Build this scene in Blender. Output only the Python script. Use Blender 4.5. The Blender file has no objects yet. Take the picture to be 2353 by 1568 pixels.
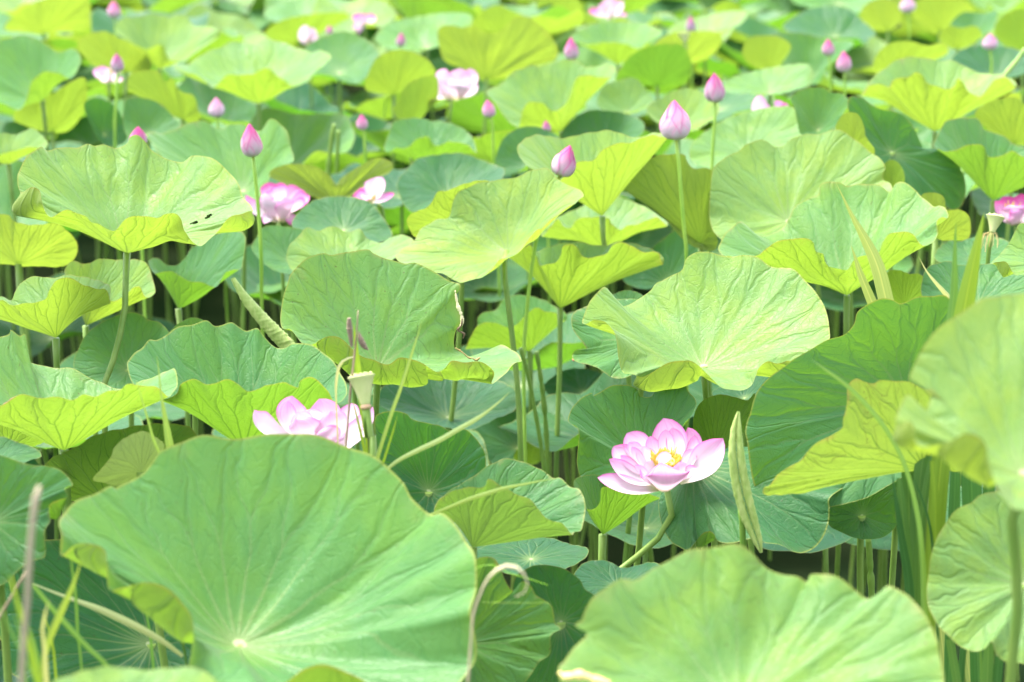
import bpy, math, random
import numpy as np
from mathutils import Vector, Matrix, Quaternion

sc = bpy.context.scene
col = sc.collection
random.seed(7)
rng = np.random.default_rng(7)

# ------------------------------------------------------------------ camera, sky, sun, exposure
CAM_Z, PITCH, LENS = 2.1, math.radians(15.2), 70.0
cd = bpy.data.cameras.new('camera'); cam = bpy.data.objects.new('camera', cd); col.objects.link(cam)
cam.location = (0, 0, CAM_Z); cam.rotation_euler = (math.pi/2 - PITCH, 0, 0)
cd.lens = LENS; cd.sensor_width = 36.0; cd.sensor_fit = 'HORIZONTAL'
cd.clip_start = 0.05; cd.clip_end = 2000
cd.dof.use_dof = True; cd.dof.focus_distance = 3.35; cd.dof.aperture_fstop = 3.8
sc.camera = cam

SUN_EL, SUN_AZ = math.radians(69), math.radians(-62)      # azimuth from +Y (away from the camera), negative = left
w = bpy.data.worlds.new('World'); sc.world = w; w.use_nodes = True
nt = w.node_tree; bg = nt.nodes['Background']
sky = nt.nodes.new('ShaderNodeTexSky'); sky.sky_type = 'NISHITA'; sky.sun_disc = False
sky.sun_elevation = SUN_EL; sky.sun_rotation = SUN_AZ
sky.air_density = 1.0; sky.dust_density = 2.5; sky.ozone_density = 1.0
hz = nt.nodes.new('ShaderNodeHueSaturation'); hz.inputs['Saturation'].default_value = .42      # thin white haze over the whole sky
nt.links.new(sky.outputs[0], hz.inputs['Color']); nt.links.new(hz.outputs[0], bg.inputs[0]); bg.inputs[1].default_value = 0.15

sl = bpy.data.lights.new('sun', 'SUN'); sl.energy = 2.05; sl.angle = math.radians(24.0); sl.color = (1.0, 0.95, 0.86)
so = bpy.data.objects.new('sun', sl); col.objects.link(so)
sdir = Vector((math.sin(SUN_AZ)*math.cos(SUN_EL), math.cos(SUN_AZ)*math.cos(SUN_EL), math.sin(SUN_EL)))
so.rotation_euler = sdir.to_track_quat('Z', 'Y').to_euler(); so.location = (0, 0, 8)

vs = sc.view_settings
vs.view_transform = 'Standard'; vs.look = 'None'; vs.gamma = 1.0; vs.use_curve_mapping = False
vs.exposure = 2.58
sc.cycles.use_denoising = True
sc.cycles.max_bounces = 10; sc.cycles.diffuse_bounces = 5; sc.cycles.glossy_bounces = 3
sc.cycles.transmission_bounces = 8; sc.cycles.transparent_max_bounces = 4
sc.cycles.sample_clamp_indirect = 8.0

# ------------------------------------------------------------------ photo pixel -> ray (2353 x 1568 readings)
FPX = LENS/36.0*2353.0
_f = np.array([0, math.cos(PITCH), -math.sin(PITCH)]); _u = np.array([0, math.sin(PITCH), math.cos(PITCH)])
_r = np.array([1.0, 0, 0]); CAMP = np.array([0, 0, CAM_Z])
def P(u, v, d):
    """point at ground distance d in front of the camera seen at photo reading (u, v)"""
    u = np.asarray(u, float); v = np.asarray(v, float); d = np.asarray(d, float)
    x = (u - 1176.5)/FPX; y = (784.0 - v)/FPX
    D = x[..., None]*_r + y[..., None]*_u + _f
    D = D/D[..., 1:2]
    return CAMP + D*d[..., None]
def pxsize(v, d):                      # metres per reading pixel there
    return float(np.linalg.norm(P(1000, v, d) - P(1001, v, d)))

# ------------------------------------------------------------------ node helpers
def new_mat(name):
    m = bpy.data.materials.new(name); m.use_nodes = True
    for n in list(m.node_tree.nodes): m.node_tree.nodes.remove(n)
    return m, m.node_tree
class G:
    def __init__(s, nt): s.nt = nt
    def n(s, t, **kw):
        x = s.nt.nodes.new(t)
        for k, v in kw.items(): setattr(x, k, v)
        return x
    def put(s, sock, v):
        if hasattr(v, 'is_output'): s.nt.links.new(v, sock)
        elif v is not None: sock.default_value = v
    def m(s, op, a, b=None, c=None, clamp=False):
        x = s.n('ShaderNodeMath', operation=op, use_clamp=clamp)
        s.put(x.inputs[0], a)
        if b is not None: s.put(x.inputs[1], b)
        if c is not None: s.put(x.inputs[2], c)
        return x.outputs[0]
    def step(s, lo, hi, v):
        x = s.n('ShaderNodeMapRange', interpolation_type='SMOOTHSTEP')
        s.put(x.inputs[0], v); s.put(x.inputs[1], lo); s.put(x.inputs[2], hi)
        x.inputs[3].default_value = 0; x.inputs[4].default_value = 1
        return x.outputs[0]
    def mix(s, f, a, b, blend='MIX'):
        x = s.n('ShaderNodeMix', data_type='RGBA', blend_type=blend)
        s.put(x.inputs[0], f)
        s.put(x.inputs[6], a if hasattr(a, 'is_output') else (*a, 1)); s.put(x.inputs[7], b if hasattr(b, 'is_output') else (*b, 1))
        return x.outputs[2]
    def noise(s, vec, scale, detail=3, rough=.55):
        x = s.n('ShaderNodeTexNoise'); s.put(x.inputs['Vector'], vec)
        x.inputs['Scale'].default_value = scale; x.inputs['Detail'].default_value = detail; x.inputs['Roughness'].default_value = rough
        return x.outputs[0]

def leaf_material(far=False):
    m, nt = new_mat('far_lotus_leaf' if far else 'lotus_leaf'); g = G(nt)
    uv = g.n('ShaderNodeUVMap', uv_map='leaf').outputs[0]
    oi = g.n('ShaderNodeObjectInfo'); hue = oi.outputs['Alpha']; tint = oi.outputs['Color']; rnd = oi.outputs['Random']
    if far:                                                    # many leaves in one mesh: each takes its own tint
        rnd = g.n('ShaderNodeNewGeometry').outputs['Random Per Island']; hue = rnd
        cr = g.n('ShaderNodeValToRGB'); nt.links.new(rnd, cr.inputs[0]); tint = cr.outputs[0]
        e = cr.color_ramp.elements; e[0].color = (*TEAL, 1); e[1].color = (*PALE, 1); k_ = e.new(.45); k_.color = (*MID, 1)
    sep = g.n('ShaderNodeSeparateXYZ'); nt.links.new(uv, sep.inputs[0])
    x, y = g.m('SUBTRACT', sep.outputs[0], .5), g.m('SUBTRACT', sep.outputs[1], .5)
    x, y = g.m('MULTIPLY', x, 2.0), g.m('MULTIPLY', y, 2.0)
    s = g.m('SQRT', g.m('ADD', g.m('MULTIPLY', x, x), g.m('MULTIPLY', y, y)))
    th = g.m('ARCTAN2', y, x)
    cv = g.n('ShaderNodeCombineXYZ'); g.put(cv.inputs[0], x); g.put(cv.inputs[1], y); g.put(cv.inputs[2], g.m('MULTIPLY', rnd, 17.0))
    vec = cv.outputs[0]
    NV = 21
    wob = g.m('SUBTRACT', g.noise(vec, 3.0, 2), .5)
    a = g.m('ADD', g.m('MULTIPLY', th, NV/(2*math.pi)), g.m('ADD', g.m('MULTIPLY', g.m('MULTIPLY', wob, s), 1.1), 40.0))
    fl = g.m('FLOOR', a); fr = g.m('ABSOLUTE', g.m('SUBTRACT', g.m('FRACT', a), .5))
    wn = g.n('ShaderNodeTexWhiteNoise', noise_dimensions='1D'); g.put(wn.inputs['W'], fl)
    dd = g.m('MULTIPLY', g.m('MULTIPLY', fr, 2*math.pi/NV), s)
    s0 = g.m('ADD', g.m('MULTIPLY', wn.outputs[0], .28), .45)
    sp = g.m('MULTIPLY', g.m('MAXIMUM', g.m('SUBTRACT', s, s0), 0.0), .30)
    d2 = g.m('ABSOLUTE', g.m('SUBTRACT', dd, sp))
    wid = g.m('ADD', g.m('MULTIPLY', g.m('SUBTRACT', 1.0, s), .011), .0045)
    vein = g.m('SUBTRACT', 1.0, g.step(g.m('MULTIPLY', wid, .25), wid, d2))
    softv = g.m('SUBTRACT', 1.0, g.step(0.0, g.m('MULTIPLY', wid, 4.5), d2))
    vo = g.n('ShaderNodeTexVoronoi', feature='DISTANCE_TO_EDGE'); vo.inputs['Scale'].default_value = 12.0
    # stretch the net along the ring direction
    cv2 = g.n('ShaderNodeCombineXYZ'); g.put(cv2.inputs[0], g.m('MULTIPLY', a, .10)); g.put(cv2.inputs[1], g.m('ADD', g.m('MULTIPLY', s, 1.25), g.m('MULTIPLY', wob, .25))); g.put(cv2.inputs[2], g.m('MULTIPLY', rnd, 9.0))
    nt.links.new(cv2.outputs[0], vo.inputs['Vector'])
    net = g.m('MULTIPLY', g.m('SUBTRACT', 1.0, g.step(.004, .035, vo.outputs[0])), g.step(.12, .4, s))
    chv = g.m('ABSOLUTE', g.m('SUBTRACT', g.m('FRACT', g.m('ADD', g.m('SUBTRACT', g.m('MULTIPLY', s, 8.0), g.m('MULTIPLY', g.m('MULTIPLY', fr, s), 3.2)), g.m('ADD', g.m('MULTIPLY', wn.outputs[0], 3.0), g.m('MULTIPLY', wob, 1.6)))), .5))
    chev = g.m('MULTIPLY', g.m('SUBTRACT', 1.0, g.step(.02, .11, chv)), g.step(.22, .45, s))
    net = g.m('MAXIMUM', g.m('MULTIPLY', net, .45), g.m('MULTIPLY', chev, .75))
    vo2 = g.n('ShaderNodeTexVoronoi', feature='DISTANCE_TO_EDGE'); vo2.inputs['Scale'].default_value = 26.0
    nt.links.new(vec, vo2.inputs['Vector'])
    net2 = g.m('SUBTRACT', 1.0, g.step(.0, .09, vo2.outputs[0]))
    blot = g.noise(vec, 2.3, 4, .6); fine = g.noise(vec, 16.0, 3, .65)
    # --- colours
    hub = g.m('SUBTRACT', 1.0, g.step(.0, .30, s)); spot = g.m('SUBTRACT', 1.0, g.step(.030, .042, s))
    top = g.mix(g.m('MULTIPLY', g.step(.40, .66, blot), .60), tint, g.mix(1.0, tint, (1.42, 1.18, .52), 'MULTIPLY'))
    top = g.mix(g.m('MULTIPLY', softv, .34), top, g.mix(1.0, top, (.66, .90, 1.12), 'MULTIPLY'))
    mot = g.noise(vec, 7.0, 4, .65); top = g.mix(g.m('MULTIPLY', g.step(.45, .70, mot), .40), top, g.mix(1.0, top, (.74, .93, .95), 'MULTIPLY'))
    top = g.mix(g.m('MULTIPLY', g.step(.35, .75, fine), .30), top, g.mix(1.0, top, (.78, .90, .86), 'MULTIPLY'))
    top = g.mix(g.m('MULTIPLY', net, .34), top, g.mix(1.0, top, (.62, .86, .80), 'MULTIPLY'))
    top = g.mix(g.m('MULTIPLY', vein, g.m('ADD', g.m('MULTIPLY', g.m('SUBTRACT', 1.0, s), .55), .10)), top, (.21, .30, .10))
    top = g.mix(g.m('MULTIPLY', hub, .35), top, (.20, .29, .10))
    top = g.mix(g.m('MULTIPLY', spot, .9), top, (.44, .50, .26))
    und = g.mix(hue, (.070, .165, .026), (.165, .225, .040))
    und = g.mix(g.m('MULTIPLY', g.step(.35, .7, blot), .35), und, g.mix(1.0, und, (1.2, 1.08, .7), 'MULTIPLY'))
    und = g.mix(g.m('MULTIPLY', vein, .60), und, (.04, .11, .018))
    und = g.mix(g.m('MULTIPLY', net, .22), und, (.05, .13, .018))
    tr = g.mix(hue, (.066, .215, .009), (.240, .340, .030))
    tr = g.mix(g.m('MULTIPLY', g.step(.35, .75, blot), .3), tr, g.mix(1.0, tr, (1.15, 1.05, .8), 'MULTIPLY'))
    tr = g.mix(g.m('MULTIPLY', vein, .52), tr, (.022, .075, .005))
    tr = g.mix(g.m('MULTIPLY', net, .26), tr, (.035, .10, .005))
    tr = g.mix(g.m('MULTIPLY', net2, .06), tr, (.05, .13, .005))
    # leaf margin and dry edge (wear of the leaf; margin colour also paints in the rim highlight)
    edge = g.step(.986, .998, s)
    at = g.n('ShaderNodeAttribute', attribute_type='OBJECT', attribute_name='dry'); dry = at.outputs['Fac']
    dn = g.m('ADD', s, g.m('MULTIPLY', g.m('SUBTRACT', g.noise(vec, 5.0, 5, .7), .5), .55))
    dm = g.m('MULTIPLY', g.step(.95, 1.14, dn), dry)
    nv = g.m('MULTIPLY', g.m('MULTIPLY', net, g.step(.55, .75, g.noise(vec, 2.0, 2))), dry)
    sn = g.noise(vec, 42.0, 1, .4); speck = g.m('MULTIPLY', g.step(.73, .76, sn), g.m('ADD', g.m('MULTIPLY', dry, .8), .16))
    def rim_light_and_wear(c, ed, br):
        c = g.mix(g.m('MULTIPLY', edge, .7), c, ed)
        c = g.mix(g.m('MULTIPLY', dm, .75), c, br)
        c = g.mix(g.m('MULTIPLY', nv, .6), c, (.055, .024, .007))
        return g.mix(speck, c, (.07, .04, .012))
    top = rim_light_and_wear(top, (.24, .28, .05), (.33, .27, .11)); und = rim_light_and_wear(und, (.18, .21, .03), (.24, .18, .06)); tr = rim_light_and_wear(tr, (.24, .24, .03), (.24, .16, .04))
    at2 = g.n('ShaderNodeAttribute', attribute_type='OBJECT', attribute_name='sage'); sage = at2.outputs['Fac']      # faded, dusty back
    und = g.mix(sage, und, g.mix(g.m('MULTIPLY', vein, .6), (.21, .26, .11), (.10, .14, .05))); tr = g.mix(g.m('MULTIPLY', sage, .8), tr, (.09, .13, .035))
    geo = g.n('ShaderNodeNewGeometry'); back = geo.outputs['Backfacing']
    base = g.mix(back, top, und)
    # relief
    hgt = g.m('ADD', g.m('MULTIPLY', softv, -.55), g.m('ADD', g.m('MULTIPLY', net, -.16), g.m('ADD', g.m('MULTIPLY', fine, .35), g.m('MULTIPLY', net2, -.10))))
    bp = g.n('ShaderNodeBump'); bp.inputs['Strength'].default_value = .58; bp.inputs['Distance'].default_value = .004
    nt.links.new(hgt, bp.inputs['Height'])
    pb = g.n('ShaderNodeBsdfPrincipled'); g.put(pb.inputs['Base Color'], base)
    g.put(pb.inputs['Roughness'], g.m('ADD', g.m('MULTIPLY', back, .16), g.m('ADD', g.m('MULTIPLY', fine, .12), .40)))
    pb.inputs['Specular IOR Level'].default_value = .27
    nt.links.new(bp.outputs[0], pb.inputs['Normal'])
    pb.inputs['Sheen Weight'].default_value = .10; pb.inputs['Sheen Roughness'].default_value = .5
    tb = g.n('ShaderNodeBsdfTranslucent'); g.put(tb.inputs[0], tr); nt.links.new(bp.outputs[0], tb.inputs['Normal'])
    mx = g.n('ShaderNodeMixShader'); mx.inputs[0].default_value = .45
    nt.links.new(pb.outputs[0], mx.inputs[1]); nt.links.new(tb.outputs[0], mx.inputs[2])
    out = g.n('ShaderNodeOutputMaterial'); nt.links.new(mx.outputs[0], out.inputs[0])
    return m

def petal_material():
    m, nt = new_mat('lotus_petal'); g = G(nt)
    uv = g.n('ShaderNodeUVMap', uv_map='leaf').outputs[0]
    sep = g.n('ShaderNodeSeparateXYZ'); nt.links.new(uv, sep.inputs[0])
    oi = g.n('ShaderNodeObjectInfo')
    u = g.m('ABSOLUTE', g.m('MULTIPLY', g.m('SUBTRACT', sep.outputs[0], .5), 2.0)); v = sep.outputs[1]
    cv = g.n('ShaderNodeCombineXYZ'); g.put(cv.inputs[0], g.m('MULTIPLY', sep.outputs[0], 26.0)); g.put(cv.inputs[1], g.m('MULTIPLY', v, 1.6)); g.put(cv.inputs[2], g.m('MULTIPLY', oi.outputs['Random'], 30.0))
    lines = g.noise(cv.outputs[0], 1.0, 2, .5)
    al = oi.outputs['Alpha']                                   # how far the pink runs down
    t = g.m('ADD', v, g.m('ADD', g.m('MULTIPLY', g.m('POWER', u, 3.0), .28), g.m('MULTIPLY', g.m('SUBTRACT', lines, .5), .25)))
    t = g.m('ADD', t, g.m('SUBTRACT', al, .5))
    f1 = g.step(.38, 1.02, t); f2 = g.step(.88, 1.22, t)
    pale = g.mix(g.step(0.0, .22, v), (.50, .52, .27), (.64, .54, .60))
    c = g.mix(g.m('MULTIPLY', f1, .85), pale, oi.outputs['Color'])
    c = g.mix(g.m('MULTIPLY', f2, .85), c, (.58, .05, .27))
    c = g.mix(g.m('MULTIPLY', g.m('MULTIPLY', g.step(.80, 1.0, u), g.step(.15, .6, v)), .55), c, (.56, .10, .34))
    vl = g.m('MULTIPLY', g.step(.60, .70, lines), g.m('MULTIPLY', f1, .38))
    c = g.mix(vl, c, g.mix(1.0, c, (.82, .42, .66), 'MULTIPLY'))
    pb = g.n('ShaderNodeBsdfPrincipled'); g.put(pb.inputs['Base Color'], c); pb.inputs['Roughness'].default_value = .55
    pb.inputs['Specular IOR Level'].default_value = .3; pb.inputs['Sheen Weight'].default_value = .1
    bp = g.n('ShaderNodeBump'); bp.inputs['Strength'].default_value = .25; bp.inputs['Distance'].default_value = .002
    nt.links.new(lines, bp.inputs['Height']); nt.links.new(bp.outputs[0], pb.inputs['Normal'])
    tb = g.n('ShaderNodeBsdfTranslucent'); g.put(tb.inputs[0], g.mix(1.0, c, (.95, .80, .90), 'MULTIPLY'))
    mx = g.n('ShaderNodeMixShader'); mx.inputs[0].default_value = .38
    nt.links.new(pb.outputs[0], mx.inputs[1]); nt.links.new(tb.outputs[0], mx.inputs[2])
    out = g.n('ShaderNodeOutputMaterial'); nt.links.new(mx.outputs[0], out.inputs[0])
    return m

def plain_material(name, c1, c2, scale=30, rough=.5, trans=0.0, tcol=None, stretch=(1, 1, 1), tinted=False, bump=.2):
    """noise-mottled surface; tinted = multiply by the object's own colour"""
    m, nt = new_mat(name); g = G(nt)
    tc = g.n('ShaderNodeTexCoord'); mp = g.n('ShaderNodeMapping'); nt.links.new(tc.outputs['Object'], mp.inputs[0]); mp.inputs['Scale'].default_value = stretch
    n1 = g.noise(mp.outputs[0], scale, 4, .6)
    c = g.mix(g.step(.3, .7, n1), c1, c2)
    if tinted:
        oi = g.n('ShaderNodeObjectInfo'); c = g.mix(1.0, c, oi.outputs['Color'], 'MULTIPLY')
    pb = g.n('ShaderNodeBsdfPrincipled'); g.put(pb.inputs['Base Color'], c); pb.inputs['Roughness'].default_value = rough
    pb.inputs['Specular IOR Level'].default_value = .35
    bp = g.n('ShaderNodeBump'); bp.inputs['Strength'].default_value = bump; bp.inputs['Distance'].default_value = .003
    nt.links.new(n1, bp.inputs['Height']); nt.links.new(bp.outputs[0], pb.inputs['Normal'])
    out = g.n('ShaderNodeOutputMaterial')
    if trans:
        tb = g.n('ShaderNodeBsdfTranslucent'); g.put(tb.inputs[0], c if tcol is None else g.mix(.8, c, tcol))
        mx = g.n('ShaderNodeMixShader'); mx.inputs[0].default_value = trans
        nt.links.new(pb.outputs[0], mx.inputs[1]); nt.links.new(tb.outputs[0], mx.inputs[2]); nt.links.new(mx.outputs[0], out.inputs[0])
    else: nt.links.new(pb.outputs[0], out.inputs[0])
    return m

def grass_material():
    m, nt = new_mat('grass_blade'); g = G(nt)
    uv = g.n('ShaderNodeUVMap', uv_map='leaf').outputs[0]
    sep = g.n('ShaderNodeSeparateXYZ'); nt.links.new(uv, sep.inputs[0])
    oi = g.n('ShaderNodeObjectInfo')
    cv = g.n('ShaderNodeCombineXYZ'); g.put(cv.inputs[0], g.m('MULTIPLY', sep.outputs[0], 14.0)); g.put(cv.inputs[1], g.m('MULTIPLY', sep.outputs[1], 2.0)); g.put(cv.inputs[2], g.m('MULTIPLY', oi.outputs['Random'], 20.0))
    n1 = g.noise(cv.outputs[0], 1.0, 2, .5)
    u = g.m('ABSOLUTE', g.m('SUBTRACT', sep.outputs[0], .5))
    c = g.mix(g.m('MULTIPLY', g.step(.35, .7, n1), .55), oi.outputs['Color'], g.mix(1.0, oi.outputs['Color'], (.72, .78, .6), 'MULTIPLY'))
    c = g.mix(g.m('MULTIPLY', g.m('SUBTRACT', 1.0, g.step(.02, .055, u)), .6), c, g.mix(1.0, oi.outputs['Color'], (1.7, 1.4, 1.5), 'MULTIPLY'))
    pb = g.n('ShaderNodeBsdfPrincipled'); g.put(pb.inputs['Base Color'], c); pb.inputs['Roughness'].default_value = .45
    bp = g.n('ShaderNodeBump'); bp.inputs['Strength'].default_value = .3; bp.inputs['Distance'].default_value = .001
    nt.links.new(n1, bp.inputs['Height']); nt.links.new(bp.outputs[0], pb.inputs['Normal'])
    tb = g.n('ShaderNodeBsdfTranslucent'); g.put(tb.inputs[0], g.mix(1.0, c, (1.5, 1.3, .5), 'MULTIPLY'))
    mx = g.n('ShaderNodeMixShader'); mx.inputs[0].default_value = .4
    nt.links.new(pb.outputs[0], mx.inputs[1]); nt.links.new(tb.outputs[0], mx.inputs[2])
    out = g.n('ShaderNodeOutputMaterial'); nt.links.new(mx.outputs[0], out.inputs[0])
    return m

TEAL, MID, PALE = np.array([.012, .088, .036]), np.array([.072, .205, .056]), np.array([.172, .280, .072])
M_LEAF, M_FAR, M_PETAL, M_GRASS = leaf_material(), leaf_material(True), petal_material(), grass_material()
M_STEM = plain_material('lotus_stem', (.12, .22, .035), (.18, .27, .055), 60, .5, .12, (.2, .3, .03), (1, 1, .25), True)
M_ROLL = plain_material('rolled_leaf', (.30, .42, .10), (.48, .56, .19), 130, .5, .12, (.42, .50, .06), (1, 1, .35), False, .7)
M_POD = plain_material('seed_pod', (.52, .58, .25), (.62, .64, .32), 40, .5, .35, (.55, .6, .2))
M_POD_TOP = plain_material('seed_pod_top', (.45, .46, .15), (.36, .40, .12), 160, .5)
M_STAMEN = plain_material('stamen', (.66, .48, .06), (.74, .60, .15), 200, .6, .2, None)
M_DRY = plain_material('dry_stalk', (.22, .19, .125), (.35, .315, .215), 45, .75, 0, None, (1, 1, .3), True, .5)
M_RING = plain_material('pod_ring', (.40, .24, .15), (.30, .26, .10), 90, .6)
def water_material():
    m, nt = new_mat('pond_water'); g = G(nt)
    tc = g.n('ShaderNodeTexCoord')
    n1 = g.noise(tc.outputs['Object'], 1.3, 5, .6); n2 = g.noise(tc.outputs['Object'], 7.0, 3, .5)
    c = g.mix(g.step(.35, .7, n1), (.012, .024, .010), (.026, .032, .015))
    pb = g.n('ShaderNodeBsdfPrincipled'); g.put(pb.inputs['Base Color'], c); pb.inputs['Roughness'].default_value = .7; pb.inputs['Specular IOR Level'].default_value = .0
    pb.inputs['IOR'].default_value = 1.33
    bp = g.n('ShaderNodeBump'); bp.inputs['Strength'].default_value = .15; bp.inputs['Distance'].default_value = .01
    nt.links.new(n2, bp.inputs['Height']); nt.links.new(bp.outputs[0], pb.inputs['Normal'])
    out = g.n('ShaderNodeOutputMaterial'); nt.links.new(pb.outputs[0], out.inputs[0])
    return m

# ------------------------------------------------------------------ object helpers
def empty(name, loc, label=None, cat=None, group=None):
    o = bpy.data.objects.new(name, None); col.objects.link(o); o.location = [float(c) for c in loc]; o.empty_display_size = .05
    tag(o, label, cat, group); return o
def tag(o, label=None, cat=None, group=None, kind=None):
    if label: o['label'] = label
    if cat: o['category'] = cat
    if group: o['group'] = group
    if kind: o['kind'] = kind
    return o
def link_mesh(name, me, mat, parent=None, color=None):
    if mat and not me.materials: me.materials.append(mat)
    o = bpy.data.objects.new(name, me); col.objects.link(o)
    if parent: o.parent = parent
    if color is not None: o.color = color
    return o
def grid_mesh(name, pts, uv=None, closed=False, poles=False):
    """pts (n, m, 3): n rows, m columns; closed joins the last column to the first"""
    n, m = pts.shape[:2]
    me = bpy.data.meshes.new(name)
    idx = np.arange(n*m).reshape(n, m)
    if closed: a = idx; b = np.roll(idx, -1, axis=1)
    else: a = idx[:, :-1]; b = idx[:, 1:]
    q = np.stack([a[:-1], b[:-1], b[1:], a[1:]], -1).reshape(-1, 4)
    me.from_pydata(pts.reshape(-1, 3).tolist(), [], q.tolist())
    if uv is not None:
        l = me.uv_layers.new(name='leaf'); li = np.empty(len(me.loops), np.int32); me.loops.foreach_get('vertex_index', li)
        l.data.foreach_set('uv', uv.reshape(-1, 2)[li].astype(np.float32).ravel())
    me.polygons.foreach_set('use_smooth', np.ones(len(me.polygons), bool)); me.update()
    return me
def catmull(pts, n, closed=False):
    pts = np.asarray(pts, float); k = len(pts)
    if closed: p = np.concatenate([pts[-1:], pts, pts[:2]])
    else: p = np.concatenate([2*pts[:1]-pts[1:2], pts, 2*pts[-1:]-pts[-2:-1]])
    segs = k if closed else k-1
    fine = []
    for i in range(segs):
        t = np.linspace(0, 1, 12, endpoint=False)[:, None]
        a, b, c, d = p[i], p[i+1], p[i+2], p[i+3]
        fine.append(.5*((2*b)+(-a+c)*t+(2*a-5*b+4*c-d)*t**2+(-a+3*b-3*c+d)*t**3))
    if not closed: fine.append(pts[-1:])
    f = np.concatenate(fine)
    if closed: f = np.concatenate([f, f[:1]])
    return resample(f, n, closed)
def resample(f, n, closed=False, k=2):
    L = np.concatenate([[0], np.cumsum(np.linalg.norm(np.diff(f[:, :k], axis=0), axis=1))])
    t = np.linspace(0, L[-1], n, endpoint=not closed)
    return np.stack([np.interp(t, L, f[:, j]) for j in range(f.shape[1])], 1)
def tube_mesh(name, path, rad, sides=8, cap=True):
    path = np.asarray(path, float); n = len(path)
    rad = np.broadcast_to(np.asarray(rad, float), (n,))
    T = np.gradient(path, axis=0); T /= np.linalg.norm(T, axis=1)[:, None]+1e-12
    ref = np.array([1.0, .13, .07]); rows = []
    for i in range(n):
        a = ref - T[i]*np.dot(ref, T[i]); a /= np.linalg.norm(a)+1e-12; b = np.cross(T[i], a); ref = a
        an = np.linspace(0, 2*np.pi, sides, endpoint=False)
        rows.append(path[i] + rad[i]*(np.cos(an)[:, None]*a + np.sin(an)[:, None]*b))
    me = grid_mesh(name, np.array(rows), None, True)
    if cap:
        import bmesh
        bm = bmesh.new(); bm.from_mesh(me); bm.verts.ensure_lookup_table()
        for st in (0, (n-1)*sides):
            try: bm.faces.new([bm.verts[st+j] for j in range(sides)])
            except ValueError: pass
        bmesh.ops.recalc_face_normals(bm, faces=bm.faces); bm.to_mesh(me); bm.free()
    return me
def join_meshes(name, mes):
    vs, fs, off = [], [], 0
    for me in mes:
        vs += [tuple(v.co) for v in me.vertices]; fs += [[i+off for i in p.vertices] for p in me.polygons]; off += len(me.vertices)
    out = bpy.data.meshes.new(name); out.from_pydata(vs, [], fs)
    out.polygons.foreach_set('use_smooth', np.ones(len(out.polygons), bool)); out.update()
    for me in mes: bpy.data.meshes.remove(me)
    return out

# ------------------------------------------------------------------ lotus leaf
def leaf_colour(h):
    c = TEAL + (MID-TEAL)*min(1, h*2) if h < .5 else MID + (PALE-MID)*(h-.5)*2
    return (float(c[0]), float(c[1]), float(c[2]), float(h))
def leaf_surface(C, rim, phi, n, ns, pw=1.25, foldD=None, seed=0, R=.22, rel=1.0):
    """C hub, rim (m,3), phi (m,) angle round the hub; returns pts (ns,m,3) and uv"""
    r = np.random.default_rng(seed); m = len(rim)
    F = np.fft.fft(rim, axis=0); keep = np.zeros(m); keep[[0, 1, 2, -1, -2]] = 1
    L = np.real(np.fft.ifft(F*keep[:, None], axis=0)); W = rim - L
    V = L - C; h = V @ n
    s = np.concatenate([[.0], np.linspace(.03, 1, ns-1)**.92]); S = s[:, None, None]
    base = C + S*(V - h[:, None]*n) + (s**pw)[:, None, None]*(h[:, None]*n)
    pts = base + (S**2.6)*W
    if foldD is not None:
        sf = .80; b = np.where(s < sf, (s/sf)**2.4, np.cos((s-sf)/(1-sf)*np.pi/2)**1.0)
        pts = pts + b[:, None, None]*foldD
    NV = 21
    ridge = np.cos(phi*NV)*.5; fade = (s**.9)*(1-.35*s)
    und = np.zeros((ns, m))
    X, Y = s[:, None]*np.cos(phi), s[:, None]*np.sin(phi)
    for k in range(7):
        kx, ky, ph = r.normal(0, 4.2, 3); und += np.sin(kx*X+ky*Y+ph*3)/7**.5
    wav = np.zeros(m)
    for k in (5, 7, 9, 12): wav += np.cos(k*phi + r.uniform(0, 6.28))*r.uniform(.3, 1)
    env = (s*(1-s)*4)[:, None]
    off = R*rel*(-.021*ridge*fade[:, None] + .022*und*env + .016*wav*(s**1.5*(1-s)*3.2)[:, None])
    pts = pts + off[..., None]*n
    uv = np.stack([.5+.5*X, .5+.5*Y], -1)
    return pts, uv
def leaf_mesh(name, pts, uv, flip):
    if flip: pts, uv = pts[:, ::-1], uv[:, ::-1]
    return grid_mesh(name, pts, uv, True)
def stem_path(C, n, base, k=14, bow=.05, seed=0):
    r = np.random.default_rng(seed); C = np.asarray(C); base = np.asarray(base)
    L = np.linalg.norm(C-base); t = np.linspace(0, 1, k)[:, None]
    d0 = -n*.5 + np.array([0, 0, -1.0]); d0 /= np.linalg.norm(d0)
    p1 = C + d0*L*.30; p2 = base + np.array([r.normal(0, bow), r.normal(0, bow), L*.35])
    return (1-t)**3*C + 3*(1-t)**2*t*p1 + 3*(1-t)*t**2*p2 + t**3*base
STEM_COL = (1, 1, 1, 1)
n_leaf = 0
def px_path(pts, d):
    a = np.array(pts, float)
    dd = a[:, 2] if a.shape[1] > 2 else np.full(len(a), d)
    return P(a[:, 0], a[:, 1], dd)
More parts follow.
